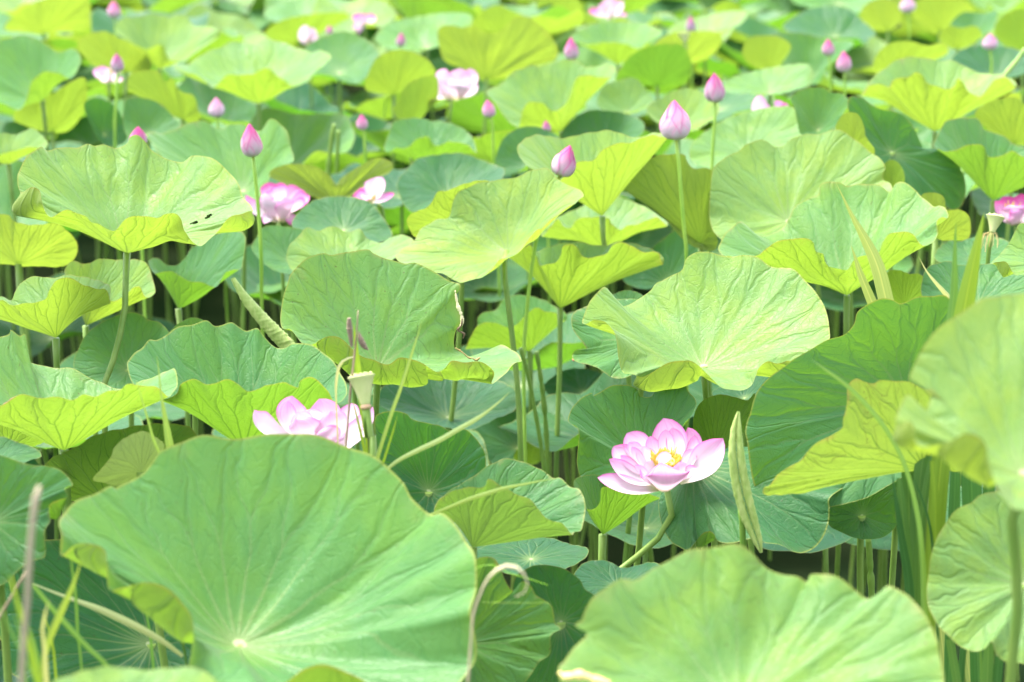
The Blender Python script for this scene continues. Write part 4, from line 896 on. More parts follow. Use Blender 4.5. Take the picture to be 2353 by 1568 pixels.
# ------------------------------------------------------------------ buds
def bud_petal_mesh(phi, off, top, half, name='petal'):
    """one overlapping scale of a unit bud (height 1 along z)"""
    nv, nu = 13, 9; v = np.linspace(0, 1, nv); u = np.linspace(-1, 1, nu); pts = np.zeros((nv, nu, 3)); uv = np.zeros((nv, nu, 2))
    for i, q in enumerate(v):
        z = q*top; rr = bud_r(z)+off*(1-.5*q); w_ = half*(1-q**2.6)*(.55+.45*min(1, q*3)) + .02
        a = phi + u*w_
        k = rr + .012*np.abs(u)**2*(off > 0)
        pts[i] = np.stack([k*np.cos(a), k*np.sin(a), np.full(nu, z)], 1); uv[i] = np.stack([.5+.5*u, np.full(nu, .06+.94*q*top)], 1)
    return grid_mesh(name, pts, uv)
def bud_r(z):
    z = np.clip(z, 0, 1); return .30*np.sin(np.pi*(.10+.90*z**.80)).clip(0)**.9*(1-.28*z) + .004
core_pts = np.array([[[bud_r(z)*.96*math.cos(a), bud_r(z)*.96*math.sin(a), z] for a in np.linspace(0, 2*math.pi, 16, endpoint=False)] for z in np.linspace(0, 1, 16)])
core_uv = np.array([[[.5, .1+.9*z] for a in range(16)] for z in np.linspace(0, 1, 16)])
BUD_CORE = grid_mesh('bud_core', core_pts, core_uv, True)
BUD_PETALS = [bud_petal_mesh(p_, o_, t_, h_) for p_, o_, t_, h_ in ((.3, .014, .99, 1.2), (2.4, .018, .975, 1.1), (4.5, .022, .95, 1.1), (-1.1, .036, .82, .95), (1.5, .040, .74, .9), (3.5, .038, .66, .85), (-1.9, .050, .50, .7), (.9, .052, .42, .6))]
for m_ in [BUD_CORE]+BUD_PETALS: m_.materials.append(M_PETAL)
def bud(label, d, base, tip, stem, wide=.60, colr=(.55, .25, .42), pink=.74, sr=.0040, rot=0.):
    Bp, Tp = P(*base, d), P(*tip, d-.01)
    ft = foot(stem, d); root = empty('lotus_bud', ft, label, 'lotus bud')
    z = Tp-Bp; h = np.linalg.norm(z); q = Vector(z).to_track_quat('Z', 'Y'); sx = h*wide/.55
    Mx = Matrix.Translation(Vector(Bp-ft)) @ q.to_matrix().to_4x4() @ Matrix.Rotation(rot, 4, 'Z') @ Matrix.Diagonal((sx, sx, h, 1))
    for nm, me in [('bud_core', BUD_CORE)]+[('petal', m_) for m_ in BUD_PETALS]:
        o = bpy.data.objects.new(nm, me); col.objects.link(o); o.parent = root; o.matrix_local = Mx; o.color = (*colr, pink)
    stem_px(root, ft, stem, d, sr, (1.7, 1.75, 1.3, 1), start=Bp-z*.02)
LIL = (.50, .15, .31); PK = (.62, .22, .40)
bud('pointed pink bud standing alone on a long stem right of the high wavy leaf', 4.2, (581,357), (573,284), [(582,362),(590,440),(598,540),(601,620),(602,720)], .60, (.56, .17, .34), rot=.4)
bud('largest and palest pink bud, plump on a long stem right of the centre', 4.15, (1553,317), (1549,230), [(1555,322),(1560,380),(1567,470),(1573,540),(1577,590)], .72, (.68, .27, .45), .66, rot=1.2)
bud('lilac-pink pointed bud right of and above the largest bud', 4.9, (1643,233), (1641,167), [(1644,240),(1642,290),(1637,365)], .62, LIL, rot=2)
bud('leaning lilac-pink bud resting at the tip of the very pale tilted leaf', 3.98, (1288,402), (1311,334), [(1283,408,3.98),(1262,450,3.98),(1240,520,3.97),(1224,600,3.96),(1212,700,3.95),(1204,800,3.94),(1204,920,3.92),(1206,1030,3.9)], .66, LIL, rot=.9)
bud('slim lilac bud on a dark stem in the upper middle, above the arched yellow flap', 5.9, (1314,136), (1312,86), [(1315,140),(1318,200),(1320,275)], .60, LIL, rot=.2)
bud('dusky pink bud high on a straight stem in the upper left', 5.7, (270,164), (268,122), [(269,168),(267,230),(265,330)], .62, (.38, .17, .30), rot=1)
bud('pale pink bud cut by the dark stem at the very top left', 8.0, (263,40), (261,2), [(264,44),(266,80)], .72, PK, rot=.1)
bud('small rosy bud on a short pale stem below the wide very pale leaf', 5.6, (498,267), (496,224), [(499,270),(501,300)], .74, PK, .5, rot=.6)
bud('deep rose bud tip peeping from behind the high wavy leaf', 4.6, (318,335), (317,291), [(318,338),(318,360)], .78, (.42, .11, .24), .8, rot=.6)
bud('tiny lilac bud at the top, right of the faded rose flower', 7.4, (921,106), (922,75), [(921,108),(910,140),(890,200)], .62, LIL, rot=.3)
bud('little lilac bud left of the pale cup-shaped flower, over the shaded gap', 5.4, (833,297), (830,263), [(834,300),(838,330)], .66, PK, rot=.9)
bud('little pink bud right below the pale cup-shaped flower', 5.3, (1125,268), (1120,229), [(1126,272),(1132,310)], .66, PK, rot=1.5)
bud('tiny lilac bud under the arched yellow flap', 5.35, (1257,303), (1254,277), [(1257,306),(1258,325)], .62, LIL, rot=.5)
bud('narrow grey-lilac bud near the top beside the pale pod stalk', 7.4, (1588,74), (1587,38), [(1588,78),(1590,140)], .56, (.34, .19, .30), rot=.3)
bud('left one of two lilac buds side by side in the upper right', 6.2, (1904,126), (1903,90), [(1905,130),(1907,210)], .70, LIL, rot=.2)
bud('right, lower one of two lilac buds side by side in the upper right', 6.0, (1940,164), (1938,117), [(1940,168),(1941,215)], .64, PK, rot=1.1)
bud('pale pink bud on a light stem cut by the top border at the right', 8.2, (2086,28), (2085,-12), [(2087,32),(2089,95)], .80, PK, .55, rot=.8)
bud('round rose bud on a pale stem near the right border at the top', 6.2, (2275,112), (2275,77), [(2276,116),(2277,190)], .88, (.52, .18, .33), .6, rot=.8)
bud('tiny pink bud beside the white flower top in the top rows', 7.9, (757,78), (757,58), [(757,80),(758,110)], .70, PK, rot=.8)

# ------------------------------------------------------------------ seed pods
def seed_pod(label, d, bot, top_c, wtop, stem, rb=.3, withered=0, ring=True, sr=.0045):
    B_, T_ = P(*bot, d), P(*top_c, d+.3*pxsize(top_c[1], d)*abs(bot[1]-top_c[1])); ft = foot(stem, d); root = empty('lotus_seed_pod', ft, label, 'seed pod')
    ps = pxsize(top_c[1], d); ax = T_-B_; h = np.linalg.norm(ax); ax = ax/h
    pod(root, ft, B_, ax, wtop*.5*ps, wtop*.5*ps*rb, h/1.03, seed=int(bot[0]))
    if ring:
        rr = wtop*.5*ps*rb
        link_mesh('ring', tube_mesh('ring', np.array([B_-ax*h*.17, B_-ax*h*.14, B_-ax*h*.08, B_-ax*h*.03, B_+ax*h*.01])-ft, np.array([.72, .98, 1.05, .98, .8])*rr, 12), M_RING, root)
    if withered:
        r = np.random.default_rng(2); mes = []
        for i in range(22):
            an = r.uniform(0, 6.28); L = r.uniform(.5, 1.25)*h; o_ = np.array([np.cos(an), np.sin(an), 0])
            p0 = B_ + o_*rb*wtop*.35*ps; k = r.uniform(.2, .75)
            mes.append(tube_mesh('s', np.array([p0, p0+o_*L*k*.5-np.array([0, 0, L*.1]), p0+o_*L*k*.75-np.array([0, 0, L*.5]), p0+o_*L*k*.8-np.array([0, 0, L*.9])]), [.0003, .0004, .0004, .0007], 4, False))
        st = join_meshes('withered_stamens', mes)
        for v in st.vertices: v.co = v.co - Vector(ft)
        o = link_mesh('withered_stamens', st, M_DRY, root, (1.9, 1.6, 1.0, 1)); o['kind'] = 'stuff'
    stem_px(root, ft, stem, d, sr, (.95, .98, .9, 1), start=B_)
seed_pod('pale green funnel-shaped seed pod standing in front of the torn-edged centre leaf', 2.66, (840,930), (830,863), 62, [(841,948),(847,990),(853,1030),(857,1065)], .40, sr=.0062)
seed_pod('yellowish seed pod with withered stamens hanging below, near the right border', 3.75, (2280,534), (2288,497), 42, [(2277,556),(2268,620)], .34, 1, False)
seed_pod('small cream seed pod on a long pale stalk at the top right of the centre', 6.8, (1574,96), (1572,78), 30, [(1576,120),(1578,160),(1576,205)], .42, 0, False, .0062)
def seed_stub(): pass

# ------------------------------------------------------------------ rolled young leaves
def rolled(label, d, axis, wpx, seed, stem=None, double=False):
    a = catmull(np.array(axis, float), 110); ps = pxsize(a[:, 1].mean(), d)
    L3 = P(a[:, 0], a[:, 1], np.full(len(a), d)); ft = np.array([L3[-1][0], L3[-1][1], 0.0])
    root = empty('rolled_lotus_leaf', ft, label, 'rolled leaf'); r = np.random.default_rng(seed)
    t = np.linspace(0, 1, len(a)); wv = np.interp(t, [q for q, _ in wpx], [q for _, q in wpx])*.5*ps
    dx = np.gradient(L3, axis=0); dx /= np.linalg.norm(dx, axis=1)[:, None]; sd = np.cross(dx, [0, 1, 0]); sd /= np.linalg.norm(sd, axis=1)[:, None]
    for sgn in ((-1, 1) if double else (0,)):
        n = 20; an = np.linspace(0, 2*np.pi, n, endpoint=False); c = L3 + sd*(sgn*wv*.54)[:, None]; rw = wv*(.50 if double else 1)
        bumps = 1 + .025*np.sin(t[:, None]*61 + an[None, :]*3 + 4*np.sin(t[:, None]*5)) + +.03*np.sin(t[:, None]*83 + an[None, :]*2*(sgn or 1) + 3*np.sin(t[:, None]*9)) + .05*np.sin(t[:, None]*140+an[None, :]*5)
        pts = c[:, None] + (rw[:, None]*bumps)[..., None]*(np.cos(an)[None, :, None]*sd[:, None, :] + np.sin(an)[None, :, None]*np.array([0, -1.0, 0]))
        link_mesh('leaf_roll', grid_mesh('leaf_roll', pts-ft, None, True), M_ROLL, root)
    if stem: stem_px(root, ft, stem, d+.01, .0048, (.8, .95, .7, 1))
    else: stem_px(root, ft, [(axis[-1][0], axis[-1][1]), (axis[-1][0]+6, axis[-1][1]+60)], d, .005)
rolled('upright young leaf still rolled into two crinkled scrolls, right of the open pink flower', 2.78, [(1697,946),(1692,985),(1692,1040),(1698,1090),(1708,1140),(1722,1190),(1738,1235),(1749,1270)], [(0, 6), (.12, 24), (.3, 36), (.55, 40), (.75, 36), (.92, 22), (1, 6)], 1, [(1700,1150),(1704,1200),(1707,1255)], True)
rolled('slanting rolled lotus leaf like a green cigar above the blue-green cupped leaf', 3.55, [(535,640),(560,680),(590,718),(620,752),(650,783),(672,808)], [(0, 10), (.3, 24), (.65, 32), (1, 36)], 2)

# ------------------------------------------------------------------ reeds, grass blades, dry stalks
GR, GP, GY, GD = (.10, .22, .055), (.24, .32, .12), (.17, .28, .03), (.045, .14, .04)
def blade_mesh(path, d, wpx, base0, fold=.25, nv=150, wk=.42):
    a = np.array(path, float); dd = a[:, 2:3] if a.shape[1] > 2 else np.full((len(a), 1), d)
    wp = np.interp(np.linspace(0, 1, len(a)), np.linspace(0, 1, len(wpx)), wpx)
    c = catmull(np.concatenate([a[:, :2], dd, wp[:, None]], 1), nv)
    L3 = P(c[:, 0], c[:, 1], c[:, 2]); t = np.linspace(0, 1, nv)
    ps = pxsize(a[:, 1].mean() if a[:, 1].max() < 1700 else 1100, d); wv = c[:, 3].clip(0)*wk*ps
    tg = np.gradient(L3, axis=0); tg /= np.linalg.norm(tg, axis=1)[:, None]
    view = L3-CAMP; view /= np.linalg.norm(view, axis=1)[:, None]
    sd = np.cross(tg, view); sd /= np.linalg.norm(sd, axis=1)[:, None]; nn = np.cross(sd, tg)
    u = np.array([-1, -.5, 0, .5, 1])
    pts = L3[:, None] + (wv[:, None]*u[None])[..., None]*sd[:, None] + (wv[:, None]*fold*(np.abs(u)[None]))[..., None]*nn[:, None]
    uv = np.stack([np.broadcast_to(.5+.5*u, pts.shape[:2]), np.broadcast_to(t[:, None], pts.shape[:2])], -1)
    return grid_mesh('blade', pts-base0, uv)
WQ = (.03, .08, .16, .3, .55, 1.0)
def to_water(path, d):
    """carry a blade on below its last visible point down to the water"""
    x, y = path[-1][:2]; px_, py_ = path[-2][:2]
    z = P(x, y, d)[2]
    if z < .06: return path
    k = z/pxsize(y, d); dy = max(1.0, abs(y-py_)); sl_ = max(-.5, min(.5, (x-px_)/dy)) if y > py_ else 0.1
    return list(path)+[(x+sl_*k*.5*(1-math.exp(-2*q)), y+k*q) for q in WQ]
def grass(label, d, path, wpx, c, name='grass_blade', cat='grass blade', group=None, fold=.25, root_down=True):
    full = to_water(path, d) if root_down else path
    wp = list(wpx)+[wpx[-1]*.9]*len(WQ) if len(full) > len(path) else wpx
    p0 = P(full[-1][0], full[-1][1], d); b0 = np.array([p0[0], p0[1], max(0., p0[2]) if not root_down else 0.])
    if len(full) > len(path):
        wp = list(np.interp(np.linspace(0, 1, len(path)), np.linspace(0, 1, len(wpx)), wpx))+[wpx[-1]*.9]*len(WQ)
    o = link_mesh(name, blade_mesh(full, d, wp, b0, fold), M_GRASS, None, (*c, 1)); o.location = b0.tolist()
    return tag(o, label, cat, group)
def stalk(label, d, path, wpx, tint=(1, 1, 1), name='dry_stalk', cat='dry stalk', root_down=True, mat=None):
    full = to_water(path, d) if root_down else path
    a = np.array(full, float); wp = list(wpx)+([wpx[-1]]*len(WQ) if len(full) > len(path) else [])
    wp = np.interp(np.linspace(0, 1, len(full)), np.linspace(0, 1, len(wp)), wp)
    c = catmull(np.concatenate([a[:, :2], wp[:, None]], 1), 120); L3 = P(c[:, 0], c[:, 1], np.full(len(c), d))
    r = np.random.default_rng(int(path[0][0])); ps = pxsize(c[:, 1].mean(), d)
    rad = c[:, 2]*.42*ps*(1+.12*r.normal(size=len(c)))
    b0 = np.array([L3[-1][0], L3[-1][1], max(0., L3[-1][2]-.02) if not root_down else 0.])
    o = link_mesh(name, tube_mesh(name, L3-b0, np.maximum(rad, .0003), 7), mat or M_DRY, None, (*tint, 1)); o.location = b0.tolist()
    return tag(o, label, cat)
# reed clump at the right
clump = P(2120, 1300, 2.62); cb = np.array([clump[0], clump[1], 0.0])
reeds = empty('reed_clump', cb, 'clump of tall green reed blades between the brown-veined leaf and the olive round leaf', 'reeds')
for path, wp, c, dd in (
 ([(2262,486),(2240,590),(2218,700),(2195,830),(2176,960),(2160,1090),(2148,1250),(2136,1400)], [0, 22, 36, 38, 38, 38, 36, 30], GY, 2.62),
 ([(2197,506),(2194,580),(2190,700),(2160,900),(2120,1060),(2106,1220),(2100,1374)], [0, 8, 18, 26, 30, 30, 28], GR, 2.66),
 ([(2049,1089),(2062,1170),(2074,1250),(2086,1320),(2092,1390)], [1, 10, 16, 18, 18], GD, 2.6),
 ([(1862,825),(1900,852),(1950,890),(2004,946),(2045,1002),(2082,1078),(2109,1188),(2120,1290),(2124,1395)], [0, 5, 8, 9, 9, 9, 10, 12, 14], (.14, .27, .07), 2.48),
 ([(2150,1020),(2136,1080),(2122,1160),(2112,1260),(2110,1360)], [6, 14, 16, 18, 18], GR, 2.64),
 ([(2085,1085),(2088,1150),(2092,1250),(2100,1380)], [24, 28, 28, 24], GR, 2.68),
 ([(2130,1030),(2132,1120),(2126,1230),(2122,1380)], [30, 32, 28, 24], GD, 2.72),
 ([(2066,1100),(2074,1180),(2084,1270),(2094,1390)], [10, 18, 20, 20], GR, 2.62),
 ([(2112,1060),(2108,1150),(2108,1260),(2112,1390)], [22, 28, 30, 28], (.12, .25, .05), 2.7),
 ([(2165,1040),(2158,1120),(2146,1230),(2136,1380)], [26, 32, 34, 32], GR, 2.7),
 ([(2142,1060),(2150,1160),(2148,1300),(2140,1400)], [10, 16, 18, 18], GY, 2.58),
 ([(2196,1060),(2194,1130),(2190,1240)], [18, 22, 24], GD, 2.8),
 ([(2232,1050),(2232,1100),(2234,1160),(2238,1260)], [38, 40, 40, 36], GD, 2.85),
 ([(2275,1080),(2272,1130),(2270,1200)], [22, 24, 24], GD, 2.85),
 ([(2182,1470),(2192,1525),(2200,1575)], [16, 18, 18], GR, 2.55), ([(2214,1490),(2210,1530),(2206,1580)], [14, 14, 14], GD, 2.6),
 ([(2252,1490),(2254,1530),(2254,1580)], [6, 7, 7], GR, 2.5), ([(2272,1478),(2270,1530),(2268,1590)], [20, 22, 22], GR, 2.55), ([(2296,1510),(2292,1550),(2288,1600)], [18, 20, 20], GD, 2.55)):
    o = link_mesh('blade', blade_mesh(to_water(path, dd), dd, list(np.interp(np.linspace(0, 1, len(path)), np.linspace(0, 1, len(wp)), wp))+[wp[-1]*.9]*len(WQ) if len(to_water(path, dd)) > len(path) else wp, cb, wk=.56), M_GRASS, reeds, (*c, 1))
grass('broad pale grass blade standing over the wavy-flapped leaf on the right', 3.25, [(1920,418),(1938,455),(1960,500),(1983,541),(2005,585),(2020,625),(2036,690)], [0, 5, 12, 22, 32, 38, 40], GP)
grass('shorter pale grass blade left of the broad one over the wavy flap', 3.28, [(1955,562),(1966,595),(1978,632),(2003,693)], [0, 9, 18, 26], GP)
grass('thin whitish grass tip leaning left behind the tall reed blades', 3.1, [(2110,588),(2128,622),(2150,650),(2182,688)], [0, 4, 9, 14], (.36, .40, .22))
# middle group
grass('upright bright green blade rising behind the pale green seed pod', 2.69, [(813,743),(817,790),(823,851),(834,930),(846,990),(857,1060)], [0, 10, 17, 22, 26, 26], GY)
grass('pale hooked dead grass leaf left of the pale green seed pod', 2.72, [(814,820),(797,825),(781,838),(773,872),(772,910),(774,960)], [3, 6, 8, 8, 5, 4], (.36, .39, .24))
grass('long slender grass blade slanting right of the pale green seed pod', 2.62, [(972,730),(960,770),(949,804),(932,857),(918,900),(904,937),(885,995),(868,1050)], [0, 3, 6, 8, 9, 10, 10, 10], (.21, .31, .09))
grass('short thin grass blade between the seed pod and the curved blade', 2.60, [(914,952),(905,985),(894,1020),(882,1058)], [0, 4, 6, 7], GY)
grass('curved pale grass blade arching right from the huge broad leaf towards the thin stems', 2.62, [(1173,899),(1150,921),(1118,947),(1090,966),(1058,984),(1009,1012),(956,1037),(918,1057),(890,1078),(862,1104),(835,1135)], [0, 4, 8, 12, 13, 14, 13, 11, 9, 8, 8], (.26, .35, .14), root_down=False)
grass('pale grass blade lying across the folded leaf in the lower centre', 2.60, [(1287,1100),(1250,1104),(1210,1112),(1160,1122),(1120,1134),(1079,1147),(1035,1165),(988,1184)], [0, 3, 6, 10, 12, 11, 9, 8], (.23, .33, .08), root_down=False)
stalk('brown dry stalk beside the pale green seed pod', 2.67, [(823,713),(819,770),(813,830),(806,890),(800,960),(794,1032)], [3, 4, 6, 7, 6, 6], (.85, .72, .66))
stalk('yellow thread-like stem arching over the tattered pale leaf', 2.38, [(1259,1345),(1213,1330),(1167,1316),(1140,1302),(1129,1299),(1110,1301),(1092,1308)], [2, 3, 3, 3, 3, 3, 3], (1.0, 1.35, .35), 'thin_stem', 'thin stem', False, M_STEM)
stalk('hair-thin straw lying level over the tattered pale leaf', 2.36, [(1262,1386),(1180,1386),(1108,1385)], [2, 2, 3], (.8, .9, .4), 'thin_stem', 'thin stem', False, M_STEM)
stalk('withered grey flower stalk curled over at the top, bottom centre, out of focus', 2.05, [(1185,1372),(1203,1364),(1212,1350),(1211,1330),(1197,1312),(1174,1300),(1143,1309),(1119,1333),(1101,1372),(1087,1414),(1082,1480)], [2, 2, 3, 4, 6, 11, 9, 6, 6, 6, 6], (1.5, 1.45, 1.35))
# dried bracts on the dry stalk
for lb, pa, wq in (('shrivelled brown bract hanging left on the dry stalk', [(802,731),(803,752),(806,778),(808,797)], [10, 16, 12, 7]), ('shrivelled brown bract hanging right on the dry stalk', [(824,762),(828,779),(836,795),(846,804)], [3, 14, 15, 4])):
    stalk(lb, 2.665, pa, wq, (.72, .60, .60), 'dried_bract', 'dried bract', False)
for lb, d_, pa, wq, cc in (
 ('fine green grass blade close to the left of the thick pale dry stalk', 2.0, [(28,1402),(40,1440),(52,1490),(58,1545)], [0, 5, 7, 7], GR),
 ('fine grass blade leaning left over the deep blue-green leaf', 2.35, [(96,1400),(110,1440),(122,1490),(128,1550)], [0, 5, 7, 8], GY),
 ('thin grass blade rising beside the hub of the deep blue-green leaf', 2.5, [(326,1370),(336,1410),(345,1460),(352,1530)], [0, 5, 7, 8], (.10, .24, .06)),
 ('short fine grass blade left of the pale green seed pod stem', 2.66, [(806,905),(818,950),(830,1000),(842,1055)], [0, 5, 8, 9], GY),
 ('thin dark grass blade right of the reed clump', 2.58, [(2095,1090),(2120,1150),(2140,1230),(2150,1380)], [0, 5, 7, 8], GD),
 ('short grass tip between the sheath and the curved yellow-green blade', 2.1, [(60,1420),(74,1460),(86,1510),(92,1570)], [0, 6, 9, 10], GR)):
    grass(lb, d_, pa, wq, cc)
# lower left grasses
stalk('thick pale dry stalk standing blurred at the lower left border', 1.72, [(90,1118),(84,1140),(80,1160),(75,1200),(70,1253),(66,1310),(63,1380),(55,1465),(49,1568)], [9, 22, 20, 15, 17, 14, 15, 15, 16], (1.05, 1.0, .98))
stalk('thin leaning brown straw at the lower left border', 2.2, [(60,1314),(33,1360),(0,1416),(-40,1480)], [6, 8, 8, 8], (.8, .7, .62))
grass('broad folded pale reed leaf fallen across the deep blue-green leaf at the lower left', 2.42, [(75,1341),(110,1356),(147,1370),(190,1386),(228,1400),(270,1419),(310,1438),(345,1457),(380,1478),(420,1508)], [3, 6, 9, 13, 17, 20, 20, 18, 14, 9], (.30, .36, .18), root_down=False)
stalk('thin broken brown-green stem under the lip of the huge broad leaf', 2.42, [(408,1436),(416,1466),(424,1498),(430,1535)], [6, 6, 7, 6], (.55, .75, .45), 'thin_stem', 'thin stem', True, M_STEM)
grass('curved yellow-green grass blade crossing the fallen pale reed leaf at the lower left', 2.1, [(187,1284),(181,1306),(173,1330),(160,1362),(143,1400),(126,1438),(112,1472),(103,1505),(95,1545)], [0, 5, 8, 14, 19, 20, 19, 16, 14], (.22, .32, .06))
grass('thin blurred upright grass blade right of the curved yellow-green one at the lower left', 2.3, [(163,1278),(167,1320),(173,1360),(176,1410),(178,1450),(184,1500),(188,1545)], [6, 7, 8, 9, 8, 7, 6], GR)
grass('bright green blurred grass blade beside the thick pale stalk at the lower left', 1.78, [(24,1325),(36,1370),(49,1416),(60,1456),(72,1497),(80,1535),(90,1575)], [5, 10, 14, 16, 17, 18, 18], GY)
grass('long blurred green grass blade slanting down to the right at the lower left', 2.15, [(76,1344),(100,1374),(124,1403),(150,1432),(175,1460),(208,1494),(245,1530)], [8, 11, 13, 14, 14, 13, 12], (.13, .27, .04))
grass('narrow green grass blade at the lower left corner', 1.9, [(0,1394),(14,1426),(28,1457),(49,1497)], [3, 6, 7, 8], GR)
grass('pale dead grass sheath at the lower left under the curved blade', 2.0, [(114,1378),(106,1400),(101,1424),(97,1450),(101,1478),(104,1520),(106,1575)], [0, 5, 10, 9, 10, 13, 15], (.34, .38, .20))
grass('faint thin grass blade in front of the blue-green cupped leaf on the left', 2.62, [(361,819),(365,855),(369,895),(374,930),(380,965),(390,1025)], [1, 3, 5, 9, 14, 22], (.18, .29, .08))
grass('very thin grass blade bending over the faded sage leaf on the left', 2.6, [(313,875),(323,908),(334,945),(343,975),(352,1008),(368,1045)], [1, 3, 5, 6, 8, 9], (.20, .32, .08))
stalk('slanting pale stalk at the right border in the upper rows', 5.6, [(2356,112),(2338,138),(2320,160),(2302,182)], [12, 12, 12, 12], (1.6, 1.5, 2.0), 'lotus_stalk', 'bare stalk', True, M_STEM)
for lb, d_, pa, w_ in (('crossing bare stem second from the left in the centre gap, slanting right', 3.9, [(1196,800),(1210,850),(1222,905),(1232,960)], 12),
                       ('bare stem in the dark centre gap left of the funnel-shaped leaf stem', 3.95, [(1233,808),(1244,880),(1252,950),(1257,1030),(1260,1090)], 13),
                       ('yellowish pair-leaning bare stem in the shaded gap of the upper left centre'.replace('pair-leaning ', 'leaning '), 5.6, [(768,285),(762,320),(757,360),(752,410)], 12),
                       ('bare stem right of the leaning yellowish one in the upper left centre gap', 5.7, [(778,300),(776,340),(774,380),(770,420)], 10),
                       ('short upright bare stem in the dark gap at the lower right', 3.2, [(1995,1236),(1999,1290),(2003,1365)], 18)):
    stalk(lb, d_, pa, [w_, w_, w_], (.9, .95, .8), 'lotus_stalk', 'bare stalk', True, M_STEM)

# ------------------------------------------------------------------ water and the rest of the bed
def sheet(name, x0, x1, y0, y1, z, mat):
    me = bpy.data.meshes.new(name); me.from_pydata([(x0, y0, z), (x1, y0, z), (x1, y1, z), (x0, y1, z)], [], [(0, 1, 2, 3)])
    return tag(link_mesh(name, me, mat), kind='structure')
sheet('water', -400, 400, -60, 900, 0.0, water_material())

PROTO = []
for k in range(8):
    r = np.random.default_rng(100+k); m = 84; ph = -np.linspace(0, 2*np.pi, m, endpoint=False)
    R = .20; wv = sum(r.uniform(.2, 1)*np.cos(j*ph+r.uniform(0, 6.28))/j**.6 for j in (2, 3, 5, 7, 9))
    rr = R*(1+.05*np.cos(3*ph+r.uniform(0, 6))+.04*np.cos(6*ph+r.uniform(0, 6)))
    hgt = R*(.40 if k % 2 == 0 else .20) + R*.13*wv
    rim = np.stack([rr*np.cos(ph), rr*np.sin(ph), hgt], 1)
    tl = Matrix.Rotation(r.uniform(.05, .40), 3, Vector((r.normal(), r.normal(), 0)).normalized())
    n = np.array(tl @ Vector((0, 0, 1))); rim = rim @ np.array(tl).T
    pts, uv = leaf_surface(np.zeros(3), rim, ph, n, 18, 1.3, None, 300+k, R, 1.0)
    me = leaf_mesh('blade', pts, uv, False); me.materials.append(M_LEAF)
    sp = stem_path(np.zeros(3), n, (r.normal(0, .05), r.normal(0, .05), -1.4), 10, .04, k)
    sm = tube_mesh('stem', sp, .0055, 6); sm.materials.append(M_STEM); PROTO.append((me, sm))
def scatter(x, y, z, s, k, ang, hue, label, group):
    root = empty('lotus_leaf', (x, y, 0.0), label, 'lotus leaf', group)
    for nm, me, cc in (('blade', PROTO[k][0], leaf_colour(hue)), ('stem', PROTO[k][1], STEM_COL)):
        o = bpy.data.objects.new(nm, me); col.objects.link(o); o.parent = root; o.location = (0, 0, z)
        o.scale = (s, s, s) if nm == 'blade' else (1, 1, 1); o.rotation_euler = (0, 0, ang); o.color = cc
        if nm == 'blade': o['dry'] = .2
r = np.random.default_rng(11)
nf = 0
def bed(y0, y1, step, zlo, zhi, hlo, hhi, label, slo=.8, shi=1.2, skip=.0, wide=.30, pad=.35):
    global nf
    y = y0
    while y < y1:
        hw = wide*y + pad; x = -hw + r.uniform(0, step)
        while x < hw:
            if r.uniform() > skip:
                px, py, hu = x+r.normal(0, step*.18), y+r.normal(0, step*.18), r.uniform(hlo, hhi)
                side_ = ('left', 'left of the centre', 'right of the centre', 'right')[min(3, max(0, int((px/(.257*py)+1)*2)))]
                row_ = 'nearer' if py < (y0+y1)/2 else 'farther'
                tone = 'deep blue-green' if hu < .12 else ('bluish' if hu < .25 else ('mid-green' if hu < .42 else 'lighter green'))
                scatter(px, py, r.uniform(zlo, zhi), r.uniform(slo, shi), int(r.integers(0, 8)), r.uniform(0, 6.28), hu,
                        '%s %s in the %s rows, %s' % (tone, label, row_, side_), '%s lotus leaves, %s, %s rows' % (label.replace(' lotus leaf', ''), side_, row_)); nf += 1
            x += step
        y += step
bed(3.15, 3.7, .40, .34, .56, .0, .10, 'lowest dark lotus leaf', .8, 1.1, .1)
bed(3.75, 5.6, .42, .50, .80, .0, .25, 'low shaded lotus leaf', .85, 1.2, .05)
bed(5.6, 8.4, .33, .72, 1.02, .0, .6, 'second-layer lotus leaf', .9, 1.25)
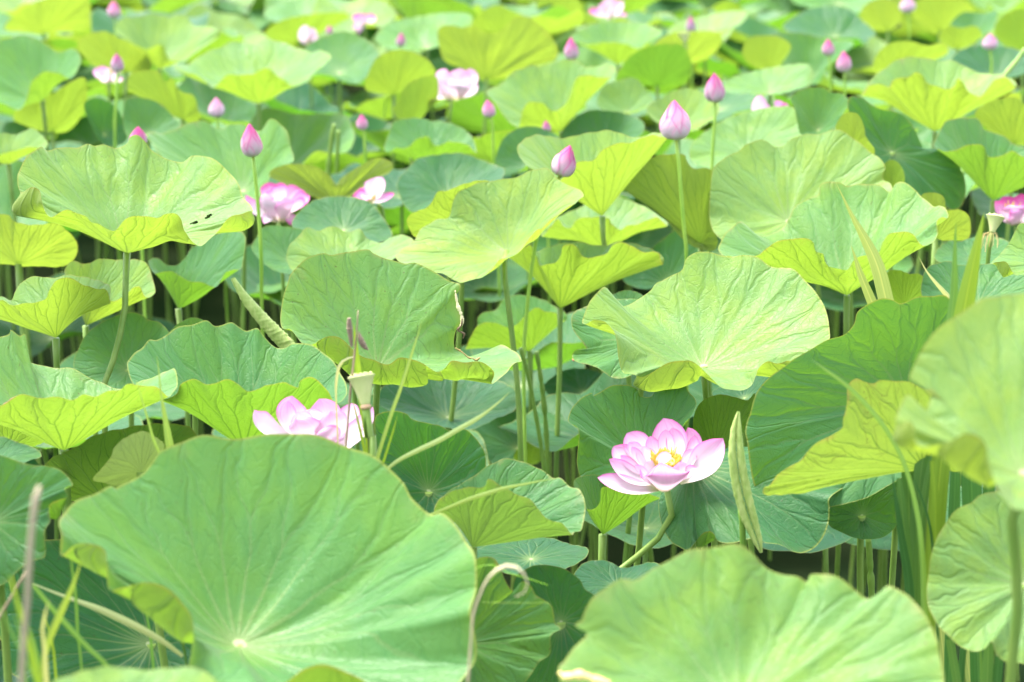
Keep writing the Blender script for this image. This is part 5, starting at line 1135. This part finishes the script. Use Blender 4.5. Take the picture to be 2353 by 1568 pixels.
# the farthest rows, past counting: one object
def far_rows():
    vs, fs, uvs, off = [], [], [], 0; lo = []
    for k in range(6):
        q = np.random.default_rng(500+k); m = 40; ph = -np.linspace(0, 2*np.pi, m, endpoint=False); R = .2
        wv = sum(q.uniform(.2, 1)*np.cos(j*ph+q.uniform(0, 6.28))/j**.6 for j in (2, 3, 5, 7)); rr = R*(1+.05*np.cos(3*ph+q.uniform(0, 6)))
        rim = np.stack([rr*np.cos(ph), rr*np.sin(ph), R*(.5 if k % 2 == 0 else .22) + R*.26*wv], 1)
        tl = np.array(Matrix.Rotation(q.uniform(.05, .5), 3, Vector((q.normal(), q.normal(), 0)).normalized()))
        pts, uv = leaf_surface(np.zeros(3), rim @ tl.T, ph, tl @ np.array([0, 0, 1.0]), 10, 1.3, None, 700+k, R)
        lo.append((pts.reshape(-1, 3), uv.reshape(-1, 2), pts.shape))
    q = np.random.default_rng(12); y = 8.5
    while y < 19:
        st = .33 if y < 12 else .42; x = -.29*y-.4
        while x < .29*y+.4:
            pts, uv, (a_, b_, _) = lo[int(q.integers(0, 6))]; an = q.uniform(0, 6.28); sc_ = q.uniform(.9, 1.35)*(1 if y < 12 else 1.3)
            Rm = np.array([[math.cos(an), -math.sin(an), 0], [math.sin(an), math.cos(an), 0], [0, 0, 1]])
            c = np.array([x+q.normal(0, .08), y+q.normal(0, .08), q.uniform(.55, .9) if q.uniform() < .35 else q.uniform(.85, 1.16)])
            vs.append(pts@Rm.T*sc_+c); uvs.append(uv); ii = np.arange(a_*b_).reshape(a_, b_)
            A_, B_ = ii, np.roll(ii, -1, 1); fs.append(np.stack([A_[:-1], B_[:-1], B_[1:], A_[1:]], -1).reshape(-1, 4)+off); off += a_*b_
            x += st*q.uniform(.8, 1.2)
        y += st*.9
    me = bpy.data.meshes.new('far_lotus_leaves'); V = np.concatenate(vs); U = np.concatenate(uvs)
    me.from_pydata(V.tolist(), [], np.concatenate(fs).tolist())
    l = me.uv_layers.new(name='leaf'); li = np.empty(len(me.loops), np.int32); me.loops.foreach_get('vertex_index', li)
    l.data.foreach_set('uv', U[li].astype(np.float32).ravel()); me.polygons.foreach_set('use_smooth', np.ones(len(me.polygons), bool)); me.update()
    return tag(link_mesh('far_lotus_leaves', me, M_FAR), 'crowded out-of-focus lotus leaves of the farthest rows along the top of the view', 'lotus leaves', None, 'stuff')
far_rows()
print('filler leaves', nf, 'leaves', n_leaf)
